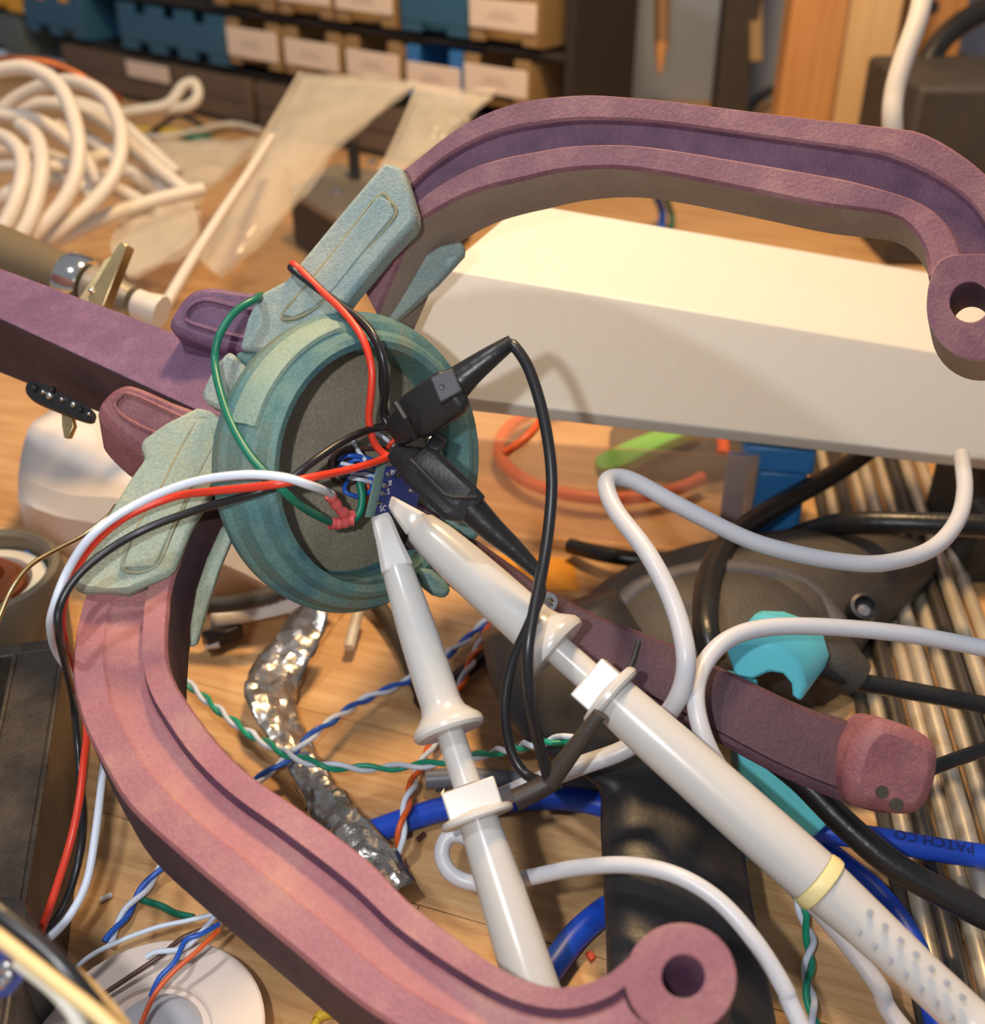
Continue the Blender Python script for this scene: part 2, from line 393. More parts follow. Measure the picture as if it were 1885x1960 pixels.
bin_(432, 530, (50, 62), (104, 120), BINT, 'smoky bin with white label, leftmost labelled one of the lower bin row')
bin_(543, 648, (70, 88), (122, 138), BINT, 'smoky bin with white label, second labelled one of the lower bin row')
bin_(662, 765, (92, 106), (140, 156), BINT, 'smoky bin with white label behind the clear bag top, middle of lower row')
bin_(778, 883, (116, 132), (168, 184), BINB2, 'bright blue bin with a white label in the lower row')
bin_(888, 1012, (122, 134), (172, 190), BINT, 'smoky bin with white label at the right end of the lower row')
bin_(400, 515, (-70, -55), (-18, -4), BINT, 'smoky bin cut by the picture top, leftmost labelled in the upper row', row=1)
bin_(528, 630, (-48, -40), (-2, 14), BINT, 'smoky bin with half a white label, second in the upper row', row=1)
bin_(640, 752, (-26, -14), (14, 32), BINT, 'smoky bin with white label beside the blue upper bin', row=1)
bin_(898, 1030, (-2, 4), (52, 64), BINT, 'smoky bin with white label at the right end of the upper row', row=1)
bin_(766, 893, (-20, -6), (44, 60), BINB, 'unlabelled steel blue bin in the upper row', lab=False, post=.30, row=1)
bin_(222, 425, (10, 42), (62, 92), BINB, 'wide steel blue bin without label above the smoky drawer', lab=False, post=.16, row=0, tabs=4)
bin_(40, 152, (-10, 5), (38, 50), BINB, 'dull blue bin at the left end of the rack', lab=False, post=.2, row=0, tabs=3)
bin_(-90, 42, (-60, -50), (6, 18), BINY, 'yellow bin at the top left corner', lab=False, post=.3, row=3)
bin_(-90, 36, (30, 40), (80, 90), mat('dull_grey_blue_plastic', (92, 104, 104), .55, fine=.05), 'dull grey-blue bin below the yellow one at top left', lab=False, post=.3, row=4)
# drawers under the lower bins
def drawer_(x0, x1, yt, yb, label, lab=None):
    s0 = RS(x0, yt)[0]; s1 = RS(x1, yt)[0]; z1 = 32.5; z0 = 3
    t = thing('smoky_drawer', label, 'drawer', A0 + ru * (s0 + s1) / 2)
    obj('body', RB(RB(MB(), s0, s1, z0, z1, 1, 58), s0 + 2, s1 - 2, .0, z0, 8, 52), DRAWER, t, bevel=.8)
    obj('front_rib', RB(MB(), s0 + 2, s1 - 2, z0 + (z1 - z0) * .52, z0 + (z1 - z0) * .62, -.6, 1.2), DRAWER, t)
    obj('dark_foot', RB(MB(), s0, s1, 0, 3, 0, 8), RACKM, t)
    if lab:
        a, b = RS(lab[0], 120)[0], RS(lab[1], 120)[0]
        obj('label_card', RB(MB(), a, b, z0 + (z1 - z0) * .55, z0 + (z1 - z0) * .95, -1.8, -.7), LABELM, t, bevel=.6)
    return t
drawer_(112, 462, 80, 160, 'long smoky brown drawer with a small cream label', (244, 322))
drawer_(486, 900, 160, 300, 'smoky brown drawer half hidden behind the clear bag')
# dark cabinet beside the rack, posts, hanging bits
def vbox(name, x0, x1, ytop, ybot, Y, th, m, label, cat, bevel=1.0, z1=None, tilt=0):
    n = Vector((0, 1, 0)); p0 = Vector((0, Y, 0)); a = PL(x0, ybot, p0, n); b = PL(x1, ybot, p0, n); zt = z1 if z1 is not None else PL(x0, ytop, p0, n).z
    c = Vector(((a.x + b.x) / 2, Y + th / 2, (a.z + zt) / 2))
    return single(name, MB().box(c, Vector(((b.x - a.x) / 2, 0, 0)), Vector((0, th / 2, 0)), Vector((0, 0, (zt - a.z) / 2))), m, label, cat, bevel=bevel)
vbox('dark_cabinet', 1092, 1208, 0, 196, 800, 60, RACKM, 'tall dark brown cabinet against the grey wall', 'cabinet', z1=260)
vbox('black_post', 1366, 1430, 0, 222, 780, 18, BLACKM, 'slim black upright post in front of the grey wall', 'post', z1=260)
# wooden upright of two boards
Yp = 640
post = thing('wooden_upright', 'wooden upright of an orange and a pale board behind the purple arm', 'post', Vector((170, Yp, 0)))
n_ = Vector((0, 1, 0)); p_ = Vector((0, Yp, 0))
for nm, xa, xb, m, dy in (('orange_board', 1484, 1588, WOODP, 0), ('pale_board', 1588, 1690, WOODP2, 4), ('back_board', 1690, 1716, WOODP, 16)):
    a = PL(xa, 250, p_, n_).x; b = PL(xb, 250, p_, n_).x
    obj(nm, MB().box(Vector(((a + b) / 2, Yp + dy + 9, 160)), Vector(((b - a) / 2 - .15, 0, 0)), Vector((0, 9, 0)), Vector((0, 0, 160))), m, post, bevel=.6)
# holed wooden bracket + black box behind
a = PL(1745, 100, p_, n_); b = PL(1862, 100, p_, n_)
hb = thing('drilled_board', 'brown board with drilled black holes at the top right', 'board', Vector(((a.x + b.x) / 2, Yp + 60, 0)))
obj('plank_body', MB().box(Vector(((a.x + b.x) / 2 + 12, Yp + 66, 150)), Vector(((b.x - a.x) / 2 + 4, 0, 0)), Vector((0, 6, 0)), Vector((0, 0, 150))), WOODP, hb, bevel=.6)
for hx, hy in ((1838, 112), (1785, 14)):
    q = PL(hx, hy, Vector((0, Yp + 60, 0)), n_)
    obj('bolt_hole', MB().lathe(q - Vector((0, .4, 0)), Vector((0, 1, 0)), [(0, 3.6), (0.1, 3.8), (1.2, 3.8)], 16), BLACKM, hb)
single('black_case', MB().box(Vector((262, 560, 42)), Vector((70, 0, 0)), Vector((0, 40, 0)), Vector((0, 0, 42))), BLACKM, 'black instrument case at the right edge behind the purple hook', 'case', bevel=3)
# hanging wooden pointer and thin strip
q = [U(1268, -60, 700), U(1267, 10, 700), U(1266, 84, 700), U(1264, 106, 700), U(1263, 140, 700)]
BRNW = mat('brown_rod_wood', (132, 98, 66), .5, fine=.05)
ptr = thing('hanging_pointer', 'pointed brown rod hanging before the grey wall', 'rod', q[-1])
obj('shaft', MB().tube([q[0], q[1], q[2]], [5.2, 5.0, 4.6], 10), BRNW, ptr); obj('tip', MB().tube(q[2:], [4.4, 3.2, 1.2], 10), WOODP, ptr)
single('thin_strip', MB().box(U(1447, 30, 720), RT * 4, FW * 1.2, UP * 30), BINT, 'thin tan strip hanging beside the black post', 'strip', bevel=.4)

# background cables
wire('white_lead', T([(1775, -60, 330), (1758, 30, 330), (1730, 110, 332), (1712, 175, 334), (1708, 240, 336), (1720, 330, 345), (1760, 430, 370)]), 3.1, CABLEW, 'white cable hanging down behind the far purple hook', 'cable', n=6)
wire('black_lead', T([(1064, -40, 720), (1070, 20, 722), (1086, 70, 724), (1113, 120, 724), (1150, 172, 722), (1200, 240, 716)]), 4.2, BLACKR, 'glossy black cable in front of the dark cabinet', 'cable')
wire('black_loop', T([(1960, -20, 560), (1885, 18, 560), (1820, 60, 560), (1780, 110, 560), (1765, 170, 560), (1775, 230, 560)]), 6.0, BLACKR, 'thick black cable loop before the drilled board', 'cable')
wire('black_lead', Z([(1425, 222, 3), (1450, 190, 12), (1480, 172, 14), (1510, 165, 12), (1560, 175, 4)]), 3.4, BLACKR, 'short black cable curving behind the wooden upright', 'cable')
wire('blue_jumper', Z([(1244, 345, 30), (1256, 375, 18), (1268, 410, 6), (1262, 450, 3)]), 2.2, BLUEW, 'blue wire end seen beneath the far purple arm', 'wire')
wire('green_jumper', Z([(1262, 345, 30), (1275, 380, 18), (1286, 415, 6), (1283, 455, 3)]), 1.6, GREEN, 'dark green wire end beneath the far purple arm', 'wire')
# white cable coil at the left: one bundle, each turn a part
coil = thing('white_cable_coil', 'loosely coiled thick white cable at the left', 'cable', D(120, 430))
turns = [
 [(-60, 150, 430), (0, 134, 428), (60, 132, 426), (115, 168, 424), (146, 245, 420), (148, 320, 416), (122, 385, 412), (70, 445, 408), (30, 490, 408)],
 [(-40, 260, 460), (20, 196, 458), (90, 162, 452), (150, 158, 446), (205, 190, 440), (232, 255, 434), (222, 325, 428), (180, 385, 422), (115, 440, 416), (70, 478, 416)],
 [(-60, 205, 440), (0, 218, 438), (60, 228, 440), (110, 252, 445), (160, 300, 450), (190, 350, 452)],
 [(-20, 470, 396), (15, 420, 398), (38, 360, 402), (44, 315, 406), (34, 285, 410), (5, 262, 416), (-40, 255, 420)],
 [(20, 480, 400), (52, 430, 402), (72, 370, 406), (80, 310, 410), (68, 262, 416), (40, 240, 424)],
 [(20, 215, 480), (80, 198, 478), (150, 208, 474), (210, 240, 468), (270, 295, 462), (330, 345, 456), (365, 372, 456)],
 [(60, 205, 495), (140, 196, 492), (215, 225, 488), (275, 275, 480), (340, 335, 470)],
 [(110, 240, 480), (170, 268, 478), (225, 310, 470), (280, 350, 464), (310, 372, 462)],
 [(60, 480, 420), (120, 455, 424), (210, 412, 436), (300, 382, 448), (388, 362, 458)],
 [(60, 330, 470), (150, 340, 470), (240, 370, 466), (320, 420, 462)]]
turns += [[(-60, 300, 470), (20, 290, 468), (100, 300, 464), (150, 330, 460), (175, 380, 455), (150, 430, 450)],
 [(40, 380, 470), (110, 350, 470), (180, 340, 468), (250, 330, 466), (300, 355, 462), (340, 385, 460)],
 [(-60, 340, 455), (0, 320, 452), (90, 322, 450), (190, 300, 470), (240, 285, 474), (300, 320, 470)], [(-60, 420, 430), (0, 380, 432), (60, 350, 436), (110, 345, 440), (160, 360, 444)]]
for t_ in turns: wpart('turn', T(t_), 2.9 + random.random() * .2, CABLEW, coil, seg=12, n=8)
# loose thin wires on the bench at the back
wire('copper_lead', T([(-40, 118, 520), (40, 114, 520), (110, 125, 525), (170, 155, 530), (230, 190, 545)]), 2.0, COPPER, 'thin copper coloured wire arching over the white coil', 'wire')
wire('white_loop_lead', T([(190, 225, 600), (260, 212, 600), (320, 200, 600), (350, 165, 600), (372, 160, 600), (378, 185, 600), (355, 205, 600), (300, 212, 605), (240, 222, 605)]), 3.0, CREAMW, 'pale cable end folded into a small loop before the drawer', 'cable')
wire('black_hook_lead', Z([(270, 268, 4), (310, 240, 6), (338, 220, 12), (370, 230, 12), (395, 245, 5), (440, 235, 4), (480, 243, 3)]), 2.0, BLACKW, 'thin black wire on the bench before the drawers', 'wire')
wire('yellow_lead', Z([(205, 235, 3), (245, 245, 4), (290, 250, 3), (350, 252, 3)]), 2.2, YELLOWW, 'dull yellow wire lying behind the white coil', 'wire')
wire('pale_green_lead', Z([(250, 258, 4), (310, 262, 6), (370, 252, 6), (440, 238, 5), (500, 250, 4)]), 2.2, CREAMW, 'pale wire lying on the bench behind the bags', 'wire')
wire('green_lead', Z([(350, 262, 3), (375, 264, 4), (400, 262, 3)]), 2.6, GREEN, 'short green wire lying behind the bags', 'wire')

# ------------------------------------------------------------------ plastic bags
def sheet(left, right, nu=14, nv=26, amp=3.0, sc=.06, seed=0, push=0, bow=0):
    l = resample(cr(left, 8), nv); r = resample(cr(right, 8), nv); rows = []
    for i in range(nv):
        row = []
        for j in range(nu):
            t = j / (nu - 1); p = l[i].lerp(r[i], t); q = p * sc + Vector((seed, 0, 0))
            k = amp * (noise.noise(q) + .5 * noise.noise(q * 2.7)) + bow * math.sin(math.pi * t) * math.sin(math.pi * i / (nv - 1))
            row.append(p - FW * (k - push))
        rows.append(row)
    return MB().grid(rows)
def bag(name, left, right, label, seed, thick=6, amp=4, bow=6):
    t = thing(name, label, 'bag', sum(T(left), Vector()) / len(left))
    obj('front_film', sheet(T(left), T(right), seed=seed, amp=amp, bow=bow), BAG, t, sharp=60)
    obj('back_film', sheet(T(left), T(right), seed=seed + 9, amp=amp, push=thick), BAG, t, sharp=60)
    e = cr(T(left), 8); obj('edge_seal', MB().tube(e, .8, 6), BAG, t)
    return t
bag('clear_bag', [(575, 138, 520), (545, 190, 505), (510, 250, 480), (470, 330, 455), (425, 420, 430), (385, 500, 420)], [(800, 152, 500), (720, 215, 488), (640, 280, 470), (590, 350, 450), (520, 430, 425), (415, 526, 410)], 'large crumpled clear bag standing before the labelled bins', 1, bow=10)
bag('clear_bag', [(800, 160, 480), (775, 225, 470), (748, 285, 462), (725, 330, 455)], [(948, 172, 480), (880, 235, 465), (815, 290, 450), (745, 345, 440)], 'smaller clear bag leaning behind the teal sleeve', 2, bow=4)
bag('clear_bag', [(300, 270, 560), (290, 320, 520), (250, 400, 470), (215, 470, 420), (250, 530, 395)], [(500, 262, 560), (440, 320, 520), (380, 370, 470), (375, 440, 420), (350, 482, 400)], 'crumpled cloudy bag lying beside the white cable coil', 3, amp=6)
# metal plate box with black standoff
mbx = thing('metal_plate_box', 'grey metal plate box with screws and a black standoff behind the bags', 'box', D(640, 440))
tp = Z([(552, 360, 30), (640, 312, 30), (900, 352, 30), (800, 440, 30), (668, 430, 30)])
obj('top_plate', MB().prism(tp, Vector((0, 0, -4))), GREYM, mbx, bevel=.6)
obj('base', MB().prism([p + Vector((0, 2, -4.2)) for p in tp], Vector((0, 0, -25))), BLACKM, mbx, bevel=.6)
for sx, sy in ((592, 352), (645, 369), (712, 312)):
    obj('screw', MB().lathe(D(sx, sy, 30), Vector((0, 0, 1)), [(0, 2.6), (1.2, 2.4), (1.8, 1.2), (1.9, .1)], 12), SOLDER, mbx)
obj('standoff', MB().lathe(D(680, 342, 30), Vector((0, 0, 1)), [(0, 3.2), (.6, 2.9), (19, 2.9), (19.5, 2.4)], 12), BLACKP, mbx)
wire('white_stick', T([(312, 592, 335), (360, 510, 350), (420, 415, 372), (480, 325, 400), (520, 262, 425)]), 1.9, CABLEW, 'slim white plastic tube leaning diagonally before the bags', 'tube', r2=1.6)

# ================================================================== LEFT MIDDLE: plug, clip, strip, paper
pa, pb = U(-60, 462, 300), U(310, 598, 292); pd = (pb - pa)
def PA(t): return pa + pd * t
plug = thing('cable_plug', 'connector plug with woven grey sleeve, chrome ring and white tip', 'connector', PA(.6))
L_ = pd.length
obj('sleeve', MB().lathe(pa, pd, [(0, 7.5), (L_ * .2, 7.4), (L_ * .5, 6.0), (L_ * .51, 5.0)], 36), SHEATH, plug)
obj('chrome_ring', MB().lathe(PA(.5), pd, [(0, 5.5), (.4, 6.6), (1.5, 7.2), (6, 7.2), (7.2, 6.6), (7.4, 5)], 36), CHROME, plug)
obj('grey_body', MB().lathe(PA(.635), pd, [(0, 5.5), (.3, 5.9), (5, 5.8), (9, 4.6), (12.5, 4.0), (12.6, 3)], 32), GREYM, plug)
obj('white_tip', MB().lathe(PA(.865), pd, [(0, 3.2), (.5, 3.9), (3.5, 3.9), (7.5, 4.6), (8, 4.4), (8.1, 1)], 28), CABLEW, plug)
# alligator clip
ac = thing('alligator_clip', 'brass toned alligator clip standing before the chrome ring', 'clip', U(200, 570, 268))
def flat(l, e): return MB().prism(T(l), e)
obj('jaw', flat([(168, 568, 262), (226, 468, 262), (232, 463, 262), (243, 470, 262), (198, 585, 262), (175, 600, 262)], CV(1.2, .4, 2.2)), BRASSY, ac, bevel=.15)
obj('jaw', flat([(150, 572, 266), (200, 497, 268), (218, 486, 268), (190, 560, 266), (170, 590, 266)], CV(.6, .2, 1.2)), BRASSY, ac, bevel=.15)
te = MB()
for i in range(6):
    q = U(218 + i * 2.2, 500 - i * 5.4, 261.8); te.prism([q, q + CV(.55, .2, 0), q + CV(.1, -.45, 0)], FW * .5)
obj('teeth', te, BRASSY, ac)
obj('pivot', MB().lathe(U(174, 555, 261.5), -FW, [(-.5, .7), (0, .7), (.25, .4), (.3, .1)], 12), CHROME, ac)
# black strip with solder blobs and prong
bs = thing('soldered_strip', 'rounded black board strip with shiny solder blobs below the purple shaft', 'circuit board', U(110, 765, 250))
obj('board', MB().prism(hull_(T([(48, 742, 230), (60, 728, 230), (90, 738, 229), (150, 768, 227), (178, 786, 226), (176, 802, 226), (160, 804, 226), (100, 782, 229), (58, 762, 230)])), CV(0, .6, 1.6)), BLACKP, bs, bevel=.2)
for i, (bx, by, br) in enumerate(((66, 742, .9), (84, 750, .7), (96, 757, 1.0), (100, 746, .8), (120, 764, .7), (142, 774, .9), (155, 784, .7), (172, 792, .7))):
    obj('solder_blob', MB().lathe(U(bx, by, 229.9 - (bx - 50) * .031), -FW, [(-.3, br), (.2, br * .9), (.6, br * .5), (.75, .1)], 12), SOLDER if i % 3 else BLACKP, bs)
obj('prong', flat([(117, 785, 232), (136, 790, 232), (142, 815, 232), (132, 838, 232), (122, 838, 232), (118, 815, 232)], CV(.3, .2, 1.2)), BRASSY, bs, bevel=.2)
# white folded paper
pap = thing('folded_paper', 'white folded paper sheet lying beneath the hub and shaft', 'paper', D(280, 1000))
rows = []
L1 = resample(cr(Z([(95, 775, 30), (62, 830, 32), (38, 890, 30), (30, 940, 26)]), 6), 10)
L2 = resample(cr(Z([(620, 830, 26), (640, 930, 30), (610, 1040, 26), (580, 1120, 20)]), 6), 10)
for i in range(10):
    row = []
    for j in range(16):
        t = j / 15; p = L1[i].lerp(L2[i], t); p.z += 5 * noise.noise(p * .03) + 4 * math.sin(3 * t) * (1 - i / 9)
        if i == 9: p.z -= 2
        row.append(p)
    rows.append(row)
lowr = [D(a, b, z) for a, b, z in ((48, 1010, 3), (80, 1030, 2), (120, 1055, 2), (160, 1085, 2), (200, 1110, 2), (250, 1125, 2), (300, 1135, 2), (340, 1142, 2), (380, 1144, 2), (420, 1144, 2), (450, 1144, 2), (480, 1143, 2), (510, 1142, 2), (535, 1140, 2), (555, 1139, 2), (575, 1138, 2))]
mid = [rows[-1][j].lerp(lowr[j], .55) + Vector((0, 0, 2.2 * math.sin(j * 1.3))) for j in range(16)]
rows += [mid, lowr]
obj('sheet', MB().grid(rows), PAPER, pap, sharp=22, solid=.35)
# white strip with blue print
stp = thing('printed_strip', 'white paper strip with small blue print beside the foil', 'paper strip', D(480, 1180))
sp = MB().grid([cr(Z([(405, 1160, 9), (460, 1150, 10), (530, 1135, 11), (600, 1112, 10)]), 4), cr(Z([(402, 1202, 6), (460, 1192, 7), (530, 1178, 8), (600, 1160, 8)]), 4)])
obj('ribbon', sp, PAPER, stp, solid=.3)
o_ = D(516, 1160, 9.6); text('blue_print', 'A 1 2', o_, D(570, 1141, 9.8) - D(516, 1160, 9.2), 3.6, BLUEW, stp, nrm=Vector((0, -.35, 1)))
obj('torn_foot', MB().prism(Z([(395, 1228, 4), (416, 1222, 4), (420, 1234, 4), (393, 1238, 4)]), Vector((0, 0, -1))), PAPER, stp)
single('black_stub', MB().box(D(426, 1215, 4), Vector((4, 3, 0)), Vector((-1.2, 1.6, 0)), Vector((0, 0, 2))), BLACKP, 'small black stub beside the printed paper strip', 'scrap', bevel=.3)
wire('black_lead', Z([(330, 1158, 14), (390, 1158, 14), (450, 1154, 15), (500, 1143, 16), (560, 1122, 16), (640, 1090, 14)]), 2.3, BLACKM, 'flat black cable between the folded paper and printed strip', 'cable')

# ================================================================== LEFT EDGE: motor and enclosure
mot = thing('wound_motor', 'open motor with dark rim and copper winding at the left edge', 'motor', D(-20, 1130))
mc = D(-40, 1110, 28); zz = Vector((0, 0, 1))
obj('rim', MB().lathe(mc, zz, [(-28, 17), (-10, 18.5), (0, 19.5), (2.5, 19), (3, 17.5), (2, 16.4), (-6, 16), (-7, .1)], 40), GREYR, mot)
obj('cream_liner', MB().lathe(mc, zz, [(-5.5, 15.6), (-1.5, 15.4), (-1.2, 12), (-3, 11.6), (-6, 11.5)], 40), CREAMW, mot)
obj('winding', MB().lathe(mc, zz, [(-5.8, 10.5), (-1, 10.5), (1.0, 8.5), (.8, 6), (-2, 5), (-5.8, 5)], 32), COPPER, mot)
for i, (m, l) in enumerate(((BLUEW, [(-6, 1230, 20), (30, 1130, 18), (55, 1085, 20), (50, 1060, 26)]), (RED, [(45, 1150, 16), (60, 1100, 16), (62, 1060, 20), (52, 1035, 26)]),
                            (YELLOWW, [(58, 1080, 20), (62, 1115, 18), (78, 1146, 16), (100, 1152, 14)]), (BLUEW, [(78, 1096, 14), (90, 1120, 13), (100, 1140, 12)]), (RED, [(80, 1088, 15), (94, 1112, 14), (104, 1134, 13)]))):
    wpart('lead', Z(l), .95, m, mot)
enc = thing('black_enclosure', 'dusty black open metal enclosure along the left edge', 'enclosure', D(0, 1600))
ea, eb = D(122, 1240, 30), D(10, 1960, 30); ed = (eb - ea).normalized(); el = ed.cross(zz); 
if el.x > 0: el = -el
eb = eb + ed * 40; 
def prof(p): return [p + zz * -30, p + zz * -1, p + el * .8 , p + el * 9.5, p + el * 10.2 + zz * -1, p + el * 10.5 + zz * -24, p + el * 70 + zz * -24, p + el * 70 + zz * -30]
obj('wall_and_floor', MB().loft([prof(ea), prof(eb)]), BOXG, enc, sharp=20)
obj('end_wall', MB().prism([ea + zz * -30, ea, ea + el * 70, ea + el * 70 + zz * -30], -ed * 4), BOXG, enc, bevel=.4)
obj('rim_bead', MB().tube([ea + zz * .1, eb + zz * .1], .55, 8), BOXG, enc)
obj('rim_bead', MB().tube([ea + el * 10 + zz * .1, eb + el * 10 + zz * .1], .5, 8), BOXG, enc)
obj('dark_knob', MB().lathe(D(-5, 1760, 34), zz, [(-28, 5), (-2, 5.2), (0, 4.4), (.2, .1)], 20), BLACKP, enc)
# foreground wires and blue board at the lower left corner
fg = thing('blue_module', 'blurred blue circuit board at the lower left corner', 'circuit board', U(-10, 1870, 128))
obj('board', MB().prism(T([(-60, 1795, 130), (18, 1818, 130), (62, 1848, 130), (20, 1905, 128), (-60, 1930, 128)]), CV(0, 0, 1.5)), PCB, fg, bevel=.1)
for bx, by in ((10, 1850), (4, 1880), (14, 1868)): obj('solder_blob', MB().lathe(U(bx, by, 128.6), -FW, [(-.2, .8), (.4, .7), (.7, .1)], 10), SOLDER, fg)
wire('tan_lead', T([(-60, 1752, 118), (0, 1796, 118), (60, 1843, 117), (120, 1890, 116), (190, 1945, 115), (260, 2010, 114)]), .85, TANW, 'blurred tan wire in the near lower left corner', 'wire')
wire('cream_lead', T([(30, 1838, 121), (75, 1872, 121), (112, 1905, 120.5), (150, 1955, 120), (178, 2015, 120)]), .8, CREAMW, 'blurred cream wire in the near lower left corner', 'wire', run=False)
wire('black_lead', T([(-60, 1700, 122), (10, 1757, 121), (75, 1808, 120.5), (128, 1862, 120), (176, 1925, 120), (218, 2000, 120)]), 1.15, BLACKW, 'blurred black wire in the near lower left corner', 'wire')
wire('orange_tan_lead', T([(140, 1862, 128), (185, 1905, 127), (240, 1970, 126)]), .9, TANW, 'blurred short tan wire over the spool edge', 'wire', run=False)

# ================================================================== SPOOL AND SCRAPS
spl = thing('white_spool', 'white plastic spool lying flat at the bottom left', 'spool', D(285, 1985))
sc_ = D(285, 1985, 12)
obj('flange', MB().lathe(sc_, zz, [(-1.6, 18.6), (-1.2, 19), (-.3, 19), (0, 18.6), (0, 10.4), (-.5, 10.0), (-9, 9.6), (-9.1, 0.1)], 56), DISCW, spl)
obj('core', MB().lathe(sc_, zz, [(-10.4, 11.5), (-1.8, 11.5)], 32), DISCW, spl); obj('lower_flange', MB().lathe(sc_, zz, [(-12, 18.6), (-11.8, 19), (-10.8, 19), (-10.5, 18.6)], 56), DISCW, spl)
sb = thing('glass_bead', 'cloudy white bead resting in the spool hole', 'bead', sc_ + Vector((0, 0, -9)))
obj('globe', MB().lathe(sc_ + Vector((.5, 1.2, -7.4)), zz, [(4.6 + 4.6 * math.sin(a), 8.2 * math.cos(a)) for a in [math.pi * (i / 12 - .5) for i in range(13)]], 36), CABLEG, sb, sharp=80)
obj('metal_cap', MB().lathe(sc_ + Vector((1.4, -6.2, .6)), Vector((.2, -.6, .8)), [(0, 2.6), (2.0, 2.4), (2.3, 1.6), (2.4, .1)], 20), BRASSY, sb)
scr = 'wire scraps over the spool'
wire('pale_green_lead', Z([(408, 1750, 15), (360, 1762, 15), (300, 1775, 15), (220, 1805, 14), (165, 1835, 14), (130, 1868, 13.5)]), .45, WHITEW, 'pale wire sweeping across the upper spool edge', 'wire', scr)
wire('brown_lead', Z([(408, 1772, 15.5), (350, 1795, 15), (310, 1828, 14.5), (270, 1855, 14), (195, 1905, 13.5)]), .45, BROWNW, 'brown wire scrap lying on the spool', 'wire', scr)
wire('white_lead_scrap', Z([(412, 1752, 17), (385, 1785, 17), (350, 1815, 16), (300, 1822, 15.5), (280, 1832, 15)]), .5, WHITEW, 'short white wire scrap curled on the spool', 'wire', scr)
wire('blue_lead', Z([(420, 1768, 17), (385, 1788, 17.5), (355, 1800, 17.5), (335, 1840, 17), (305, 1872, 16), (288, 1908, 14)]), .45, BLUEW, 'blue wire end bent down into the spool hole', 'wire', scr)
wire('orange_lead', Z([(420, 1778, 19), (380, 1818, 18.5), (330, 1862, 17.5), (295, 1905, 16), (268, 1965, 15)]), .45, ORANGEW, 'orange wire curving across the spool hole', 'wire', scr)
wire('green_lead', Z([(268, 1721, 1), (310, 1735, 1), (335, 1748, 1), (370, 1756, 1.2)]), .7, GREEN, 'short green wire on the bench above the spool', 'wire')
twisted('twisted_pair', Z([(312, 1655, 4), (285, 1690, 2.4), (255, 1728, 2), (232, 1762, 2), (205, 1805, 2)]), .62, BLUEW, WHITEW, 'blue and white twisted pair above the spool', 'wire pair', 13)
single('wire_offcut', MB().tube(Z([(192, 1722, .7), (214, 1712, .7)]), .55, 8), WHITEW, 'tiny white wire offcut on the bench above the spool', 'scrap')
single('red_chip', MB().prism(Z([(1121, 1823, .9), (1132, 1819, .9), (1140, 1830, .9), (1131, 1838, .9)]), Vector((0, 0, -.8))), RED, 'tiny red plastic chip on the bench below the blue cable', 'scrap')
single('dark_chip', MB().tube(Z([(800, 1608, .8), (812, 1596, .8)]), .6, 8), BROWNW, 'tiny dark offcut on the bench between the probe and foil', 'scrap')
wire('yellow_lead', Z([(585, 1990, 2), (608, 1950, 2.5), (640, 1938, 2)]), .8, YELLOWW, 'yellow wire end under the near purple arm at the bottom', 'wire')
# foil strip
fp = cr(Z([(596, 1165, 14), (570, 1225, 10), (528, 1290, 7), (520, 1345, 8), (560, 1425, 5), (608, 1510, 5), (655, 1590, 6), (705, 1660, 6), (745, 1720, 5)]), 12); fp = resample(fp, 90); rows = []
for i, p in enumerate(fp):
    d = (fp[min(i + 1, 89)] - fp[max(i - 1, 0)]); d.z = 0; d.normalize(); s_ = d.cross(zz); row = []
    wd = 5.1 + 1.2 * math.sin(i * .09) + .5 * noise.noise(Vector((i * .2, 0, 3))); tw = .9 * math.sin(i * .075 - .6)
    for j in range(13):
        t = j / 6 - 1; q = p + s_ * (wd * t) + zz * (tw * 2.2 * t + 1.6 * (1 - t * t))
        k = noise.noise(q * .30) * 1.1 + noise.noise(q * .6) * .45
        row.append(q + zz * k)
    rows.append(row)
single('foil_strip', MB().grid(rows), FOIL, 'crumpled silver foil strip lying on the bench', 'foil', sharp=18, solid=.2)
# tube stub, black strip
single('white_tube_stub', MB().tube(T([(690, 1150, 292), (683, 1180, 289), (668, 1240, 283)]), [1.5, 1.5, 1.5], 16), CABLEW, 'short white plastic tube end below the hub', 'tube', sharp=50)
wire('black_strap', Z([(690, 1110, 6), (735, 1175, 3), (775, 1245, 2), (810, 1330, 2)]), 2.4, BLACKM, 'flat black strap on the bench below the hub', 'strap')
wire('black_lead', Z([(800, 1345, 3), (870, 1300, 3), (930, 1255, 3), (1000, 1215, 3)]), 1.9, BLACKR, 'black cable crossing behind the near probe', 'cable')
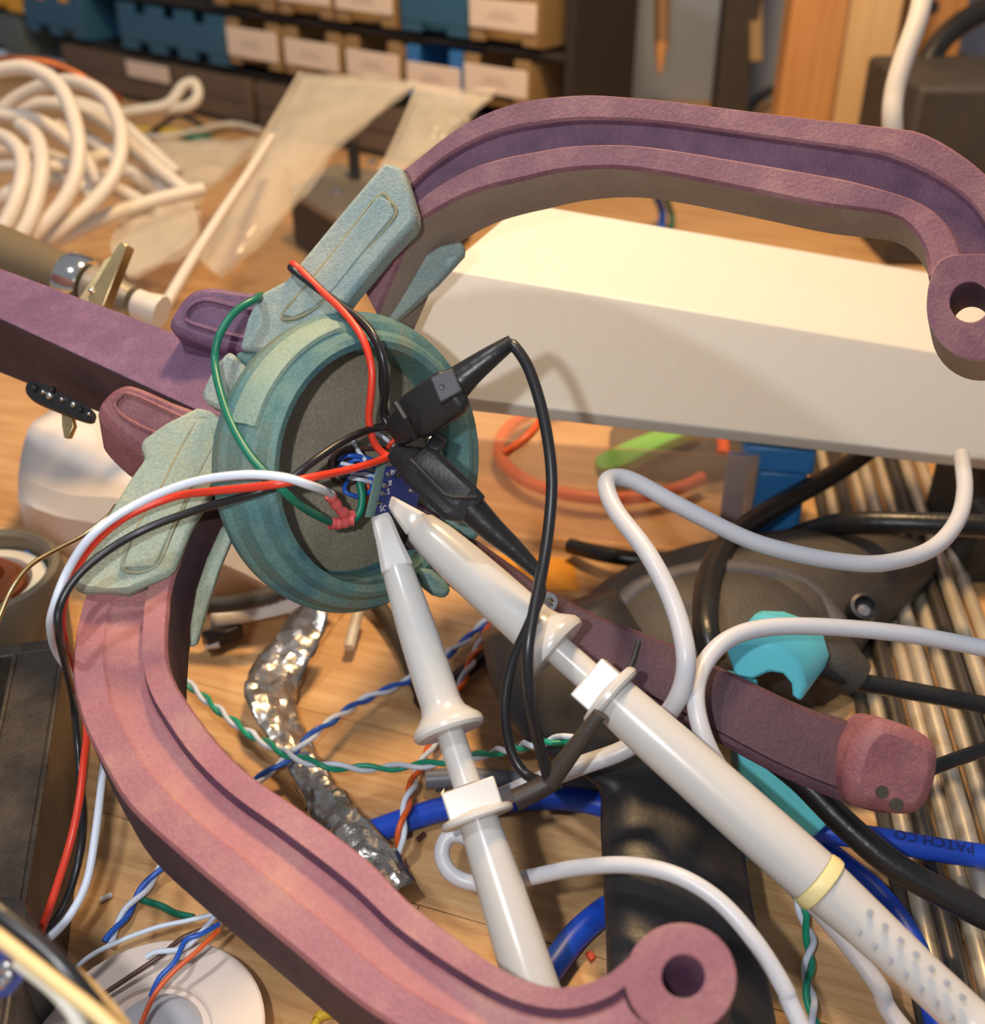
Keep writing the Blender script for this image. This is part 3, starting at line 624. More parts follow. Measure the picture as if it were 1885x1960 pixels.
# twisted pairs
twisted('twisted_pair', Z([(330, 1282, 8), (381, 1327, 7), (420, 1360, 8), (472, 1400, 9), (521, 1428, 11), (564, 1449, 13), (626, 1466, 13), (687, 1470, 11), (748, 1469, 10), (840, 1460, 12), (905, 1448, 16), (960, 1437, 22), (1040, 1420, 36), (1112, 1411, 38)]), .6, GREENL, WHITEW, 'green and white twisted pair crossing the foil strip', 'wire pair', 13)
twisted('twisted_pair', Z([(490, 1495, 4), (545, 1455, 7), (600, 1405, 10), (650, 1370, 8), (700, 1338, 5), (785, 1300, 3), (870, 1243, 3), (935, 1185, 3)]), .6, BLUEW, WHITEW, 'blue and white twisted pair running up from the foil', 'wire pair', 14)
twisted('twisted_pair', Z([(950, 1180, 4), (915, 1240, 4.5), (880, 1315, 6), (840, 1400, 5.5), (805, 1465, 5), (785, 1515, 8), (770, 1580, 9), (762, 1640, 4), (758, 1700, 2)]), .66, ORANGEW, WHITEW, 'orange and white twisted pair beside the near probe', 'wire pair', 15)
twisted('twisted_pair', Z([(1500, 1640, 2), (1520, 1700, 2), (1540, 1760, 2), (1551, 1810, 2), (1545, 1870, 2), (1552, 1920, 2), (1565, 1990, 2)]), .68, GREENL, WHITEW, 'green and white twisted pair at lower right under the far probe', 'wire pair', 13)
# blue patch cable pieces
wire('patch_cable', Z([(640, 1625, 3), (715, 1592, 3), (800, 1562, 3), (870, 1544, 3), (1000, 1528, 3), (1100, 1530, 3), (1170, 1545, 3)]), 2.6, PATCH, 'blue patch cable running right from the foil strip', 'cable', seg=16)
wire('patch_cable', Z([(1030, 1890, 3), (1065, 1840, 3), (1105, 1788, 3), (1165, 1738, 3), (1230, 1710, 3)]), 2.6, PATCH, 'blue patch cable slanting below the black grip', 'cable', seg=16)
pc = thing('patch_cable', 'blue patch cable with dark print running off the right edge', 'cable', D(1700, 1610))
wpart('jacket', run_on(Z([(1480, 1580, 8), (1560, 1590, 9), (1680, 1606, 10), (1780, 1624, 10), (1890, 1640, 10), (1990, 1650, 10)]), 2.4), 2.4, PATCH, pc, seg=16, n=8)
pr = [D(1868, 1624, 13.2), D(1700, 1592, 13.2)]
text('dark_print', 'PATCH CO', pr[0] + Vector((0, 1.0, 0)), pr[1] - pr[0], 3.0, PCB, pc, nrm=Vector((0, -.25, 1)))
wire('patch_cable', Z([(1560, 1610, 3), (1610, 1650, 3), (1680, 1710, 3), (1740, 1790, 3), (1775, 1880, 3), (1800, 1990, 3)]), 2.3, PATCH, 'dark blue patch cable curving down beneath the far probe tail', 'cable', seg=16)
wire('grey_lead', Z([(815, 1492, 2.6), (900, 1488, 2.8), (1000, 1496, 3), (1090, 1502, 3), (1180, 1510, 3)]), 2.2, mat('slate_grey_cable', (126, 128, 136), .4, fine=.03), 'slate grey cable lying behind the near probe', 'cable', seg=14)
single('clear_wire_tangle', MB().tube(cr(Z([(835, 1515, 1), (850, 1508, 2), (846, 1522, 2), (862, 1512, 2), (868, 1526, 1), (880, 1516, 1)]), 6), .35, 6), SOLDER, 'tiny tangle of bare wire behind the near probe', 'scrap')

# ================================================================== BLACK POWER TOOL
tool = thing('black_power_tool', 'black hand tool with rubber grip and domed body at lower right', 'tool', D(1330, 1500))
lft = [(920, 1215, 262), (940, 1310, 246), (985, 1395, 232), (1085, 1462, 218), (1145, 1510, 212), (1150, 1600, 203), (1160, 1800, 183), (1165, 2010, 166)]
rgt = [(1180, 1130, 268), (1255, 1250, 254), (1320, 1350, 238), (1375, 1435, 224), (1405, 1540, 214), (1432, 1700, 200), (1458, 1830, 187), (1492, 2010, 172)]
l = resample(cr(T(lft), 8), 44); r = resample(cr(T(rgt), 8), 44); rows = []
for i in range(44):
    c = (l[i] + r[i]) / 2; a = (r[i] - l[i]) / 2; dn = Vector((0, 0, 1)) * 0 + FW; h = min(a.length * .75, 16); row = []
    for k in range(28):
        t = 2 * math.pi * k / 28; ct, st_ = math.cos(t), math.sin(t)
        x = math.copysign(abs(ct) ** .7, ct); y = math.copysign(abs(st_) ** .8, st_)
        row.append(c + a * x + dn * (h * y))
    rows.append(row)
obj('grip', MB().loft(rows), GRIP, tool, sharp=60)
for off in (-.30, .36):
    obj('seam', MB().tube([(l[i] + r[i]) / 2 + (r[i] - l[i]) / 2 * off - FW * min((r[i] - l[i]).length / 2 * .75, 16) * (.93 if off < 0 else .93) for i in range(18, 44)], .28, 6), BLACKP, tool)
body = cr(Z([(1085, 1165, 4), (1150, 1105, 4), (1290, 1058, 4), (1430, 1035, 4), (1560, 1022, 4), (1690, 1032, 4), (1775, 1060, 4), (1730, 1130, 4), (1650, 1205, 4), (1590, 1300, 4), (1480, 1330, 4), (1330, 1330, 4), (1180, 1280, 4), (1100, 1225, 4)]), 5, closed=True)
def bd(l, z0, h, k=7, pw=.75): 
    b_ = [Vector((p.x, p.y, z0)) for p in l]; return MB().dome(b_, Vector((0, 0, h)), k, 0, pw)
obj('body', MB().dome([Vector((p.x, p.y * .97 + 1, 3)) for p in body], Vector((0, -9, 25)), 8, .0, .8), BLACKM, tool, sharp=60)
cap = cr(T([(1165, 1190, 262), (1230, 1130, 264), (1330, 1100, 266), (1440, 1098, 266), (1540, 1130, 264), (1600, 1200, 258), (1590, 1270, 252), (1500, 1310, 246), (1350, 1320, 244), (1220, 1280, 250)]), 5, closed=True)
obj('domed_cap', MB().dome([p + FW * 6 for p in cap], -FW * 9 + UP * 2, 7, 0, .7), BLACKM, tool, sharp=60)
obj('trim_band', MB().tube(cr(T([(1160, 1205, 266), (1226, 1134, 269), (1330, 1102, 271), (1440, 1100, 271), (1540, 1132, 269), (1600, 1200, 263)]), 8), 3.4, 14), mat('speckled_grey_rubber', (70, 68, 72), .6, fine=.35), tool, sharp=60)
obj('screw_boss', MB().lathe(U(1655, 1160, 262), -FW + UP * .5, [(-6, 3.6), (0, 3.4), (.3, 2.6), (-1.5, 2.4), (-1.6, .1)], 20), BLACKP, tool)
obj('screw', MB().lathe(U(1655, 1166, 262.4), -FW + UP * .5, [(-2, 1.6), (-.6, 1.5), (-.4, .1)], 14), SOLDER, tool)
obj('nozzle', MB().tube(T([(1560, 1230, 244), (1600, 1270, 240), (1640, 1300, 240)]), [7, 6, 4.5], 20), BLACKM, tool, sharp=60)
obj('heel', MB().dome(pxcirc(1425, 1975, 52, 185, 20, 45), -FW * 7, 5), BLACKM, tool, sharp=60)
# black power leads
wire('power_lead', T([(1680, 850, 330), (1600, 905, 318), (1480, 972, 300), (1400, 1030, 284), (1358, 1100, 262), (1350, 1190, 242), (1365, 1260, 236)]), 2.9, BLACKR, 'thick black cable running down over the domed tool body', 'cable', seg=16)
wire('power_lead', T([(1990, 1018, 270), (1885, 1008, 272), (1760, 1002, 276), (1650, 1000, 282), (1580, 1008, 290), (1500, 1036, 300)]), 2.9, BLACKR, 'black cable crossing the steel rods behind the tool', 'cable', seg=16)
wire('power_lead', T([(1560, 1280, 236), (1640, 1304, 238), (1740, 1322, 238), (1885, 1350, 236), (1990, 1372, 236)]), 2.0, BLACKR, 'black cable leaving the tool over the steel rods', 'cable', seg=14)
wire('power_lead', T([(1440, 1420, 212), (1530, 1490, 208), (1620, 1580, 204), (1720, 1662, 200), (1885, 1752, 196), (1990, 1800, 194)]), 2.6, BLACKR, 'glossy black cable slanting below the boss of the edge-on arm', 'cable', seg=16)
wire('power_lead', T([(1760, 1480, 212), (1800, 1464, 212), (1885, 1434, 214), (1990, 1400, 216)]), 1.4, BLACKR, 'thin dark cable behind the boss at the right edge', 'cable')
wire('black_lead', Z([(1090, 1045, 4), (1160, 1062, 6), (1240, 1072, 6), (1340, 1068, 6), (1420, 1050, 5)]), 2.4, BLACKR, 'black cable under the front of the clear box', 'cable')
# turquoise bracket
tq = thing('turquoise_bracket', 'turquoise plastic bracket hooked behind the edge-on purple arm', 'bracket', U(1490, 1400, 225))
hk = [(1386, 1238), (1402, 1226), (1450, 1228), (1500, 1246), (1530, 1276), (1542, 1315), (1531, 1347), (1514, 1333), (1512, 1310), (1496, 1292), (1472, 1288), (1440, 1303), (1405, 1297)]
obj('hook', MB().prism([U(a, b, 222) for a, b in hk], CV(8.4, -5.4, 11)), TURQ, tq, bevel=1.0)
obj('bar', MB().prism([U(a, b, 218 - (b - 1440) * .04) for a, b in ((1412, 1420), (1440, 1425), (1492, 1474), (1590, 1574), (1558, 1604), (1546, 1600), (1424, 1500), (1414, 1480))], CV(.3, .3, 9)), TURQ, tq, bevel=.6)
obj('web', MB().prism([U(a, b, 226) for a, b in ((1400, 1290), (1450, 1300), (1470, 1440), (1412, 1450))], CV(0, 0, 6)), TURQ, tq, bevel=.5)
obj('foot', MB().prism([U(a, b, 222) for a, b in ((1424, 1560), (1445, 1580), (1450, 1642), (1430, 1650))], CV(0, 0, 5)), TURQ, tq, bevel=.5)
# steel rods
RA, RBv = Vector((112, 334, 0)), Vector((80, 119, 0)); rd = (RBv - RA).normalized(); rside = Vector((-rd.y, rd.x, 0))
if rside.x < 0: rside = -rside
STEELD = mat('dull_steel', (96, 90, 84), .36, .7, fine=.06)
rods = [(1.0, 2.1, 0), (5.6, 2.1, 1), (10.0, 2.1, 0), (14.6, 2.1, 1), (19.2, 2.1, 0), (23.8, 2.1, 1), (28.2, 2.1, 0), (33.0, 2.1, 0), (41.5, 2.1, 2), (46.2, 2.1, 2), (51.2, 2.1, 0), (56.0, 2.1, 1), (60.6, 2.1, 0),
        (3.3, 5.75, 1), (12.3, 5.75, 0), (21.5, 5.75, 1), (26.0, 5.75, 0), (43.8, 5.75, 2), (53.6, 5.75, 0)]
for i, (off, z, kd) in enumerate(rods):
    dd = (rd + rside * random.uniform(-.0006, .0006)).normalized(); a_ = RA + rside * off + zz * z - rd * random.uniform(70, 160)
    single(('steel_rod', 'steel_rod', 'bronze_rod')[kd], MB().tube([a_, a_ + dd * 470], (1.95, 1.75, 1.95)[kd], 14), (STEEL, STEELD, BRONZE)[kd],
           ('bright steel rod in the bundle lying at the right edge', 'dull grey steel rod in the bundle lying at the right edge', 'bronze coloured rod lying among the steel rods at the right')[kd], 'rod',
           ('bright steel rods in the bundle', 'dull steel rods in the bundle', 'bronze rods in the bundle')[kd], sharp=50)
single('black_block', MB().box(D(1910, 985, 12), Vector((14, 0, 0)), Vector((0, 18, 0)), Vector((0, 0, 12))), BLACKM, 'dark block at the right edge beneath the beam', 'block', bevel=1)
single('rod_rail', MB().tube([RA + rside * -2.6 + zz * 1.5 + rd * -40, RA + rside * -2.6 + zz * 1.5 + rd * 300], 1.5, 10), BLACKM, 'dark thin rod along the near side of the steel bundle', 'rod')

# ================================================================== CLEAR BOX WITH BLUE LATCH
BL, BR = D(860, 1018), D(1424, 1064); bx_ = (BR - BL).normalized(); by_ = Vector((-bx_.y, bx_.x, 0)); W_ = (BR - BL).length
cbx = thing('clear_box', 'clear plastic storage box with a blue latch behind the probes', 'box', BL)
H1 = 33.0
def CB(mb, x0, x1, y0, y1, z0, z1): return mb.box(BL + bx_ * (x0 + x1) / 2 + by_ * (y0 + y1) / 2 + zz * (z0 + z1) / 2, bx_ * (x1 - x0) / 2, by_ * (y1 - y0) / 2, zz * (z1 - z0) / 2)
obj('front_wall', CB(MB(), -10, W_, 0, 1, 1, H1), CLEARF, cbx)
obj('floor_panel', CB(MB(), -10, W_, 1.1, 84, 0, 1), CLEARB, cbx)
obj('side_wall', CB(MB(), W_ - 1, W_, 1.1, 83, 1.1, H1), CLEARB, cbx); obj('rear_wall', CB(MB(), -10, W_, 84.1, 85, 1.1, H1), CLEARB, cbx)
obj('lid', CB(MB(), -10, W_ + .5, -.8, 86, H1 + .1, H1 + 1.1), CLEARB, cbx); obj('lid_lip', CB(MB(), -10, W_ + .5, -1.2, -.2, H1 - 12, H1 - .2), CLEARB, cbx)
lt = CB(MB(), W_ + .8, W_ + 15, 4, 30, 2, H1 - 6); CB(lt, W_ - 4, W_ + 16, 2, 34, H1 - 5.8, H1 + 3)
obj('latch', lt, LATCH, cbx, bevel=1.4)
obj('latch_post', CB(MB(), W_ - 8, W_ - 2, 2.2, 7, 3, H1 - 2), LATCH, cbx, bevel=.6)
lp = []
for i in range(40):
    a = 2 * math.pi * i / 40; p = D(1170 + 215 * math.cos(a), 858 + 96 * math.sin(a), 6); lp.append(p)
wire('orange_lead', lp[4:40] + lp[:2], 2.2, ORANGEW, 'orange wire loop lying inside the clear box', 'wire', n=3)
single('green_clip', MB().prism(hull_(Z([(1140, 882, 13), (1150, 868, 13), (1235, 830, 13), (1320, 805, 13), (1340, 815, 13), (1270, 848, 13), (1190, 890, 13), (1150, 894, 13)]), 3), Vector((0, 0, -4))), GREENT, 'bright green plastic clip inside the clear box', 'clip', bevel=.5)
single('dark_disc', MB().lathe(D(1300, 842, 4), zz, [(-2.5, 24), (0, 24), (1.6, 22.5), (2, 6), (2.1, .1)], 40), BLACKM, 'dark flat disc lying inside the clear box', 'disc')
single('amber_tape', MB().prism(Z([(950, 1062, .25), (1095, 1070, .25), (1110, 1130, .25), (985, 1132, .25)]), Vector((0, 0, -.2))), AMBER, 'amber tape scrap on the bench before the clear box', 'tape')
wire('orange_lead', Z([(1048, 740, 44), (1042, 790, 42), (1010, 835, 41), (965, 868, 38)]), 1.2, ORANGEW, 'orange wire lying on the lid of the clear box', 'wire')

# ================================================================== WHITE BEAM
bt = thing('white_beam', 'long translucent white 3D printed beam behind the hub', 'beam', U(1300, 740, 262))
bA = [U(850, 515, 240), U(2150, 735, 318)]; bB = [U(700, 742, 238), U(2150, 912, 312)]; bT = [U(1000, 388, 276), U(2150, 585, 356)]
bC = [bB[i] + CV(.4, 2.2, 4) for i in (0, 1)]; bD = [bC[i] + (bT[i] - bA[i]) for i in (0, 1)]
secs = []
for i in range(2): secs.append([bA[i], bB[i], bC[i], bD[i], bT[i]])
obj('printed_bar', MB().loft(secs), BEAM, bt, bevel=.35, sharp=25)

# ================================================================== PURPLE CLAW FRAME
claw = thing('claw_frame', 'purple stained wooden claw frame with a teal hub and curved arms', 'frame', U(680, 890, 210))
def arm(name, outer, inner, e, m, prof, n=60, parent=claw, cap=True):
    o = resample(cr(T(outer), 8), n); i_ = resample(cr(T(inner), 8), n); rows = []; ew = e.normalized()
    ee = CV(*e) if not isinstance(e, Vector) else e
    eh = ee.normalized()
    for a, b in zip(o, i_):
        row = [a.lerp(b, f) + eh * dp for f, dp in prof]
        rows.append(row + [b + ee, a + ee])
    mb = MB().loft(rows); mb.cols = len(rows[0]); return mb
def two_tone(o, mb, m2, cols):
    o.data.materials.append(m2)
    for i, p in enumerate(o.data.polygons):
        if i < len(mb.f) - 2 and i % mb.cols in cols: p.material_index = 1
SHADED = mat('shaded_side_purple_wood', (58, 38, 46), .7, col2=(76, 50, 54), sc=120, bump=.2, bsc=1500, fine=.12)  # purple wood darkened: shade on side and lower faces put into the colour
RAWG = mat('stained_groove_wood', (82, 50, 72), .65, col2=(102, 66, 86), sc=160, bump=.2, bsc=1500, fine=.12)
GROOVE = [(0, 1.0), (.035, .1), (.30, 0), (.33, .5), (.36, 1.3), (.66, 1.7), (.68, .3), (.70, 0), (.965, .1), (1, 1.0)]
# far (upper) arm
uo = [(640, 440, 214), (700, 380, 213), (770, 322, 212), (800, 300, 211.5), (870, 245, 210), (940, 208, 209), (1010, 188, 208), (1110, 178, 206), (1200, 182, 205), (1300, 192, 204), (1500, 217, 201), (1700, 240, 198), (1765, 251, 197), (1830, 286, 196), (1890, 334, 195), (1945, 400, 194), (1982, 480, 193), (1984, 522, 193)]
ui = [(720, 600, 214), (750, 530, 213), (793, 431, 212), (815, 412, 211.5), (883, 375, 210), (940, 356, 209), (1000, 342, 208), (1070, 326, 206), (1164, 319, 205), (1258, 329, 204), (1422, 361, 201), (1563, 390, 198), (1681, 404, 197), (1728, 422, 196), (1761, 460, 195), (1774, 500, 194), (1776, 526, 193)]
mb = arm('arm', uo, ui, CV(6, 2, 13), PURPLE, GROOVE)
uo_ = obj('arm', mb, PURPLE, claw, sharp=28); two_tone(uo_, mb, RAWG, (3, 4)); two_tone(uo_, mb, mat('bounce_lit_wood', (134, 116, 100), .7, col2=(146, 126, 108), sc=120, fine=.1), ())  # last tone: bounce light from the white beam painted into the side colour
for i, p in enumerate(uo_.data.polygons):
    if i < len(mb.f) - 2 and i % mb.cols in (9, 11): p.material_index = 2
def lug():
    o = []
    for i in range(36):
        c, q = math.cos(2 * math.pi * i / 36), math.sin(2 * math.pi * i / 36)
        o.append(U(1876 + 103 * (c if c > 0 or q > 0 else -abs(c) ** .4), 588 + 103 * q, 192.9))
    return o
lb = MB().prism(lug(), CV(6, 2, 13), hole=pxcirc(1856, 578, 38, 192.9, 36))
uey = obj('eyelet', lb, PURPLE, claw, bevel=.25, sharp=28)
# near (lower) arm
lo_ = [(262, 930, 200), (205, 1040, 195), (165, 1125, 190.5), (148, 1185, 187.5), (139, 1240, 184.5), (138, 1303, 180.5), (157, 1381, 177), (194, 1456, 174), (248, 1543, 170), (351, 1638, 165), (434, 1708, 161), (537, 1795, 157), (700, 1927, 151), (850, 2010, 147), (1020, 2060, 144), (1180, 2040, 142), (1280, 1985, 141)]
li = [(440, 870, 200), (375, 990, 195), (330, 1110, 190.5), (322, 1170, 187.5), (319, 1240, 183.5), (331, 1295, 178), (364, 1348, 176), (413, 1414, 173), (475, 1476, 169), (578, 1547, 165), (700, 1638, 160), (779, 1718, 156), (863, 1783, 152), (942, 1839, 148), (1011, 1873, 146), (1081, 1885, 144), (1150, 1867, 142.5), (1197, 1832, 141.5), (1243, 1789, 141)]
mb = arm('arm', lo_, li, CV(.6, 11.5, 10), PURPLE, [(0, 1.0), (.03, .1), (.32, 0), (.345, .45), (.37, .7), (.68, 2.4), (.71, 2.2), (.735, 0), (.97, .1), (1, 1.0)])
PINK = mat('rosy_purple_stained_wood', (152, 94, 98), .62, col2=(178, 128, 112), col3=(162, 104, 106), sc=75, bump=.2, bsc=1500, fine=.1, lo=.3, hi=.72)
ao = obj('arm', mb, PINK, claw, sharp=28); two_tone(ao, mb, RAWG, (6,)); ao.data.materials.append(SHADED)
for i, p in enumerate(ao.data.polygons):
    if i < len(mb.f) - 2 and i % mb.cols in (9, 10, 11, 12): p.material_index = 2  # side and back faces get the wood colour with painted shade
def hole_tone(o, m_out):
    o.data.materials.append(m_out); o.data.materials.append(RAWG)
    for i, p in enumerate(o.data.polygons): p.material_index = (0, 0, 1, 2)[i % 4]
hole_tone(uey, uo_.data.materials[2])
def tilt(l): return [U(x, y, 141.05 - (x - 1243) * .012) for x, y in l]
def ring2(cx, cy, r): return tilt([(cx + r * math.cos(2 * math.pi * i / 36), cy + r * math.sin(2 * math.pi * i / 36)) for i in range(36)])
lb = MB().prism(ring2(1303, 1873, 108), CV(.6, 11.5, 10), hole=ring2(1308, 1868, 41))
hole_tone(obj('eyelet', lb, PINK, claw, bevel=.25, sharp=28), SHADED)
# edge-on (right) arm
to = [(800, 960, 214), (870, 1005, 213), (960, 1068, 211), (1040, 1125, 209), (1075, 1142, 208), (1150, 1181, 206), (1274, 1228, 204), (1406, 1290, 201), (1538, 1352, 198), (1646, 1388, 196), (1700, 1410, 195)]
ti = [(770, 1060, 212), (830, 1100, 211), (905, 1158, 209), (1000, 1222, 206), (1060, 1255, 205), (1150, 1300, 203), (1233, 1345, 201), (1377, 1424, 198), (1501, 1490, 195), (1637, 1545, 192), (1700, 1560, 191)]
mb = arm('arm', to, ti, CV(1, 1, 9), PURPLE2, [(0, 1.2), (.06, .1), (.5, -.4), (.84, 0), (.86, .7), (.93, .9), (1, 1.6)], n=40)
ARM3 = mat('plum_stained_wood', (68, 38, 50), .62, col2=(82, 50, 60), sc=120, bump=.2, bsc=1500, fine=.12)
obj('arm', mb, ARM3, claw, sharp=28)
bo = [(1624, 1470), (1640, 1420), (1672, 1384), (1700, 1378), (1745, 1392), (1788, 1416), (1803, 1446), (1797, 1500), (1772, 1552), (1738, 1563), (1690, 1556), (1640, 1545), (1622, 1510)]
bl = hull_([U(a, b, 188) for a, b in bo], 3)
bsm = MB().prism(bl, CV(-.5, 1, 13))
obj('end_boss', bsm, ROOT, claw, bevel=2.4)
for hx, hy in ((1688, 1516), (1716, 1540)): obj('boss_hole', MB().lathe(U(hx, hy, 187.9), -FW, [(-.6, 1.1), (.05, 1.15), (.06, .1)], 14), BLACKM, claw)
for a, b, c, d_ in (((1222, 1228), (1212, 1262), (1198, 1292), 203.4),): obj('pencil_mark', MB().tube([U(*a, 204.2), U(*b, 202.6), U(*c, 201.6)], .5, 6), BLACKM, claw)
# shaft going back to the left
sT = [U(-560, 306, 281), U(520, 705, 214)]; sE = [U(-560, 350, 274), U(440, 815, 206)]; sB = [U(-560, 490, 296), U(440, 890, 222)]
sec = [[sT[i], sE[i], sB[i], sB[i] + (sT[i] - sE[i]) + FW * 3] for i in (0, 1)]
sho = obj('shaft', MB().loft(sec), PURPLE2, claw, bevel=.35, sharp=25); sho.data.materials.append(SHADED); sho.data.polygons[1].material_index = 1  # lower face uses the darker wood colour as painted shade
obj('washer', MB().lathe(U(1047, 1152, 205.5), -FW + RT * .4, [(0, 1.9), (.8, 1.8), (.8, 1.0), (0, .9)], 20), CHROME, claw)
# rounded roots either side of the shaft
r1 = cr([U(a, b, 214) for a, b in ((322, 622), (336, 588), (362, 558), (396, 547), (450, 553), (530, 576), (520, 690), (455, 672), (400, 660), (350, 642))], 4, closed=True)
obj('arm_root', MB().prism(r1, CV(.5, 2.5, 9)), PURPLE2, claw, bevel=1.3)
g1 = cr([U(a, b, 213.4) for a, b in ((356, 612), (362, 588), (392, 574), (440, 584), (510, 604), (505, 650), (440, 640), (390, 626))], 4, closed=True)
obj('root_inlay', MB().tube(g1, .5, 6, closed=True), PURPLE2, claw)
r2 = cr([U(a, b, 200) for a, b in ((186, 782), (204, 752), (232, 734), (262, 735), (330, 764), (420, 806), (400, 880), (330, 880), (262, 858), (205, 812))], 4, closed=True)
obj('arm_root', MB().prism(r2, CV(-1.2, 7.2, 7)), ROOT, claw, bevel=1.3)
g2 = cr([U(a, b, 199.5) for a, b in ((220, 776), (228, 760), (250, 754), (330, 790), (380, 815), (370, 850), (300, 830), (240, 800))], 4, closed=True)
obj('root_inlay', MB().tube(g2, .45, 6, closed=True), ROOT, claw)
# teal sleeves (cheeks)
def cheek(pts, e, m, bevel=.9, name='sleeve', k=0):
    l = T(pts)
    if k: l = cr(l, k, closed=True)
    if name == 'raised_panel': obj('panel_edge', MB().tube(cr([p + e * .55 for p in l], 4, closed=True), .42, 6, closed=True), mat('worn_tan_paint', (150, 132, 92), .7, col2=(128, 140, 122), sc=80, fine=.12), claw)
    return obj(name, MB().prism(l, e), m, claw, bevel=bevel)
cheek([(736, 308, 203), (771, 320, 203), (795, 400, 203.5), (794, 427, 203.5), (742, 480, 203), (676, 560, 202), (641, 606, 201), (590, 640, 200), (546, 660, 200), (500, 675, 200), (456, 669, 200), (472, 610, 200), (487, 576, 200.5), (504, 557, 201), (548, 534, 201.5), (572, 503, 202), (640, 420, 202.5), (709, 338, 203)], CV(.8, .4, 6), SAGE2)
cheek([(724, 374, 202.6), (746, 384, 202.6), (756, 410, 202.6), (700, 478, 202.2), (640, 554, 201.4), (600, 590, 200.6), (562, 608, 200), (540, 602, 200), (600, 530, 201), (660, 455, 202)], CV(0, 0, 1.0), SAGE2, .35, 'raised_panel')
cheek([(880, 460, 220), (888, 468, 220), (886, 484, 220), (835, 540, 219), (756, 612, 218), (700, 630, 218), (760, 520, 219), (840, 470, 220)], CV(.4, .4, 3), SAGE2)
cheek([(378, 777, 196), (404, 784, 196), (445, 816, 196.5), (429, 890, 195.5), (400, 955, 194), (367, 1012, 192), (335, 1090, 189.5), (322, 1102, 189), (282, 1118, 188), (245, 1134, 187.5), (208, 1131, 187), (163, 1131, 187), (137, 1120, 187), (165, 1060, 188.5), (196, 1004, 190), (253, 910, 193), (280, 873, 194), (271, 857, 194), (271, 841, 194.5), (318, 808, 195.5)], CV(-1.0, 1.2, 3.6), SAGE)
cheek([(380, 800, 195.7), (408, 818, 195.8), (412, 850, 195.4), (370, 930, 193.4), (330, 1010, 191), (296, 1085, 188.7), (232, 1088, 187.6), (262, 1010, 189.8), (310, 930, 192.2), (345, 860, 194.4)], CV(0, 0, 1.0), SAGE, .35, 'raised_panel')
cheek([(446, 1024, 199), (418, 1090, 198), (396, 1158, 196), (374, 1236, 194), (362, 1242, 194), (362, 1200, 195), (374, 1130, 196), (394, 1070, 198), (424, 1004, 200)], CV(0, 0, 2.5), SAGE)
cheek([(437, 669, 198), (408, 700, 198), (383, 752, 198), (390, 770, 198), (435, 792, 197), (462, 804, 196), (474, 760, 196), (470, 700, 197)], CV(.5, .8, 5), SAGE2, 1.4, 'shaft_lug')
cheek([(840, 985, 209), (880, 985, 209), (906, 1000, 209), (918, 1018, 209), (912, 1032, 209), (890, 1032, 209), (850, 1010, 209)], CV(0, 0, 4), TEALD)
cheek([(800, 1085, 206), (826, 1092, 206), (850, 1112, 206), (863, 1132, 206), (850, 1147, 206), (826, 1140, 206), (800, 1120, 206)], CV(0, 0, 4), TEALD)
# hub
INLAY = mat('pale_sage_inlay_paint', (120, 146, 134), .65, col2=(142, 158, 138), sc=70, bump=.2, bsc=1800, fine=.14)
tau, phi = math.radians(40), math.radians(10)
hn = CV(math.sin(tau) * math.cos(phi), math.sin(tau) * math.sin(phi), -math.cos(tau)); hc = U(694, 890, 202)
hx_ = CV(0, -1, 0)
prf = [(-9, 12), (-9.5, 23), (-8, 26), (-4, 27.6), (-1.5, 27.9), (-.6, 27.5), (-.2, 27.1), (3.8, 26.2), (4.6, 25.3), (5.0, 24.5), (7.2, 23.6), (8.0, 22.6), (7.4, 21.4), (4, 20.9), (-4.5, 20.6), (-4.6, 18)]
hX = (hx_ - hn * hx_.dot(hn)).normalized(); hY = hn.cross(hX); hl = (-RT - hn * (-RT).dot(hn)).normalized()
def ring(prf, seg=112, a0=0.0, a1=2 * math.pi):
    rows = []
    for h, r in prf:
        row = []
        for i in range(seg if a1 - a0 > 6.28 else seg + 1):
            a = a0 + (a1 - a0) * i / seg; dr = hX * math.cos(a) + hY * math.sin(a); k = .72 + .34 * dr.dot(hl)
            row.append(hc + dr * r + hn * (h * (k if h > 0 else 1)))
        rows.append(row)
    return rows
obj('hub', MB().loft(ring(prf)), TEAL, claw, sharp=24)
obj('hub_plate', MB().lathe(hc, hn, [(-8, 20.4), (-4.4, 20.4), (-4.3, 20.2), (-4.3, .1)], 64), PLATE, claw)
obj('rim_inlay', MB().grid(ring([(-.2, 27.2), (.1, 27.5), (4.1, 26.6), (5.0, 25.7), (4.9, 25.0)], 30, math.radians(20), math.radians(76))), INLAY, claw)
cheek([(440, 672, 201), (500, 668, 201), (560, 640, 202), (640, 604, 203), (700, 600, 204), (640, 700, 204), (520, 800, 203), (466, 860, 202), (440, 800, 201), (468, 752, 201), (462, 700, 201)], CV(1.5, .8, 6), TEAL, 1.2, 'hub_shoulder')

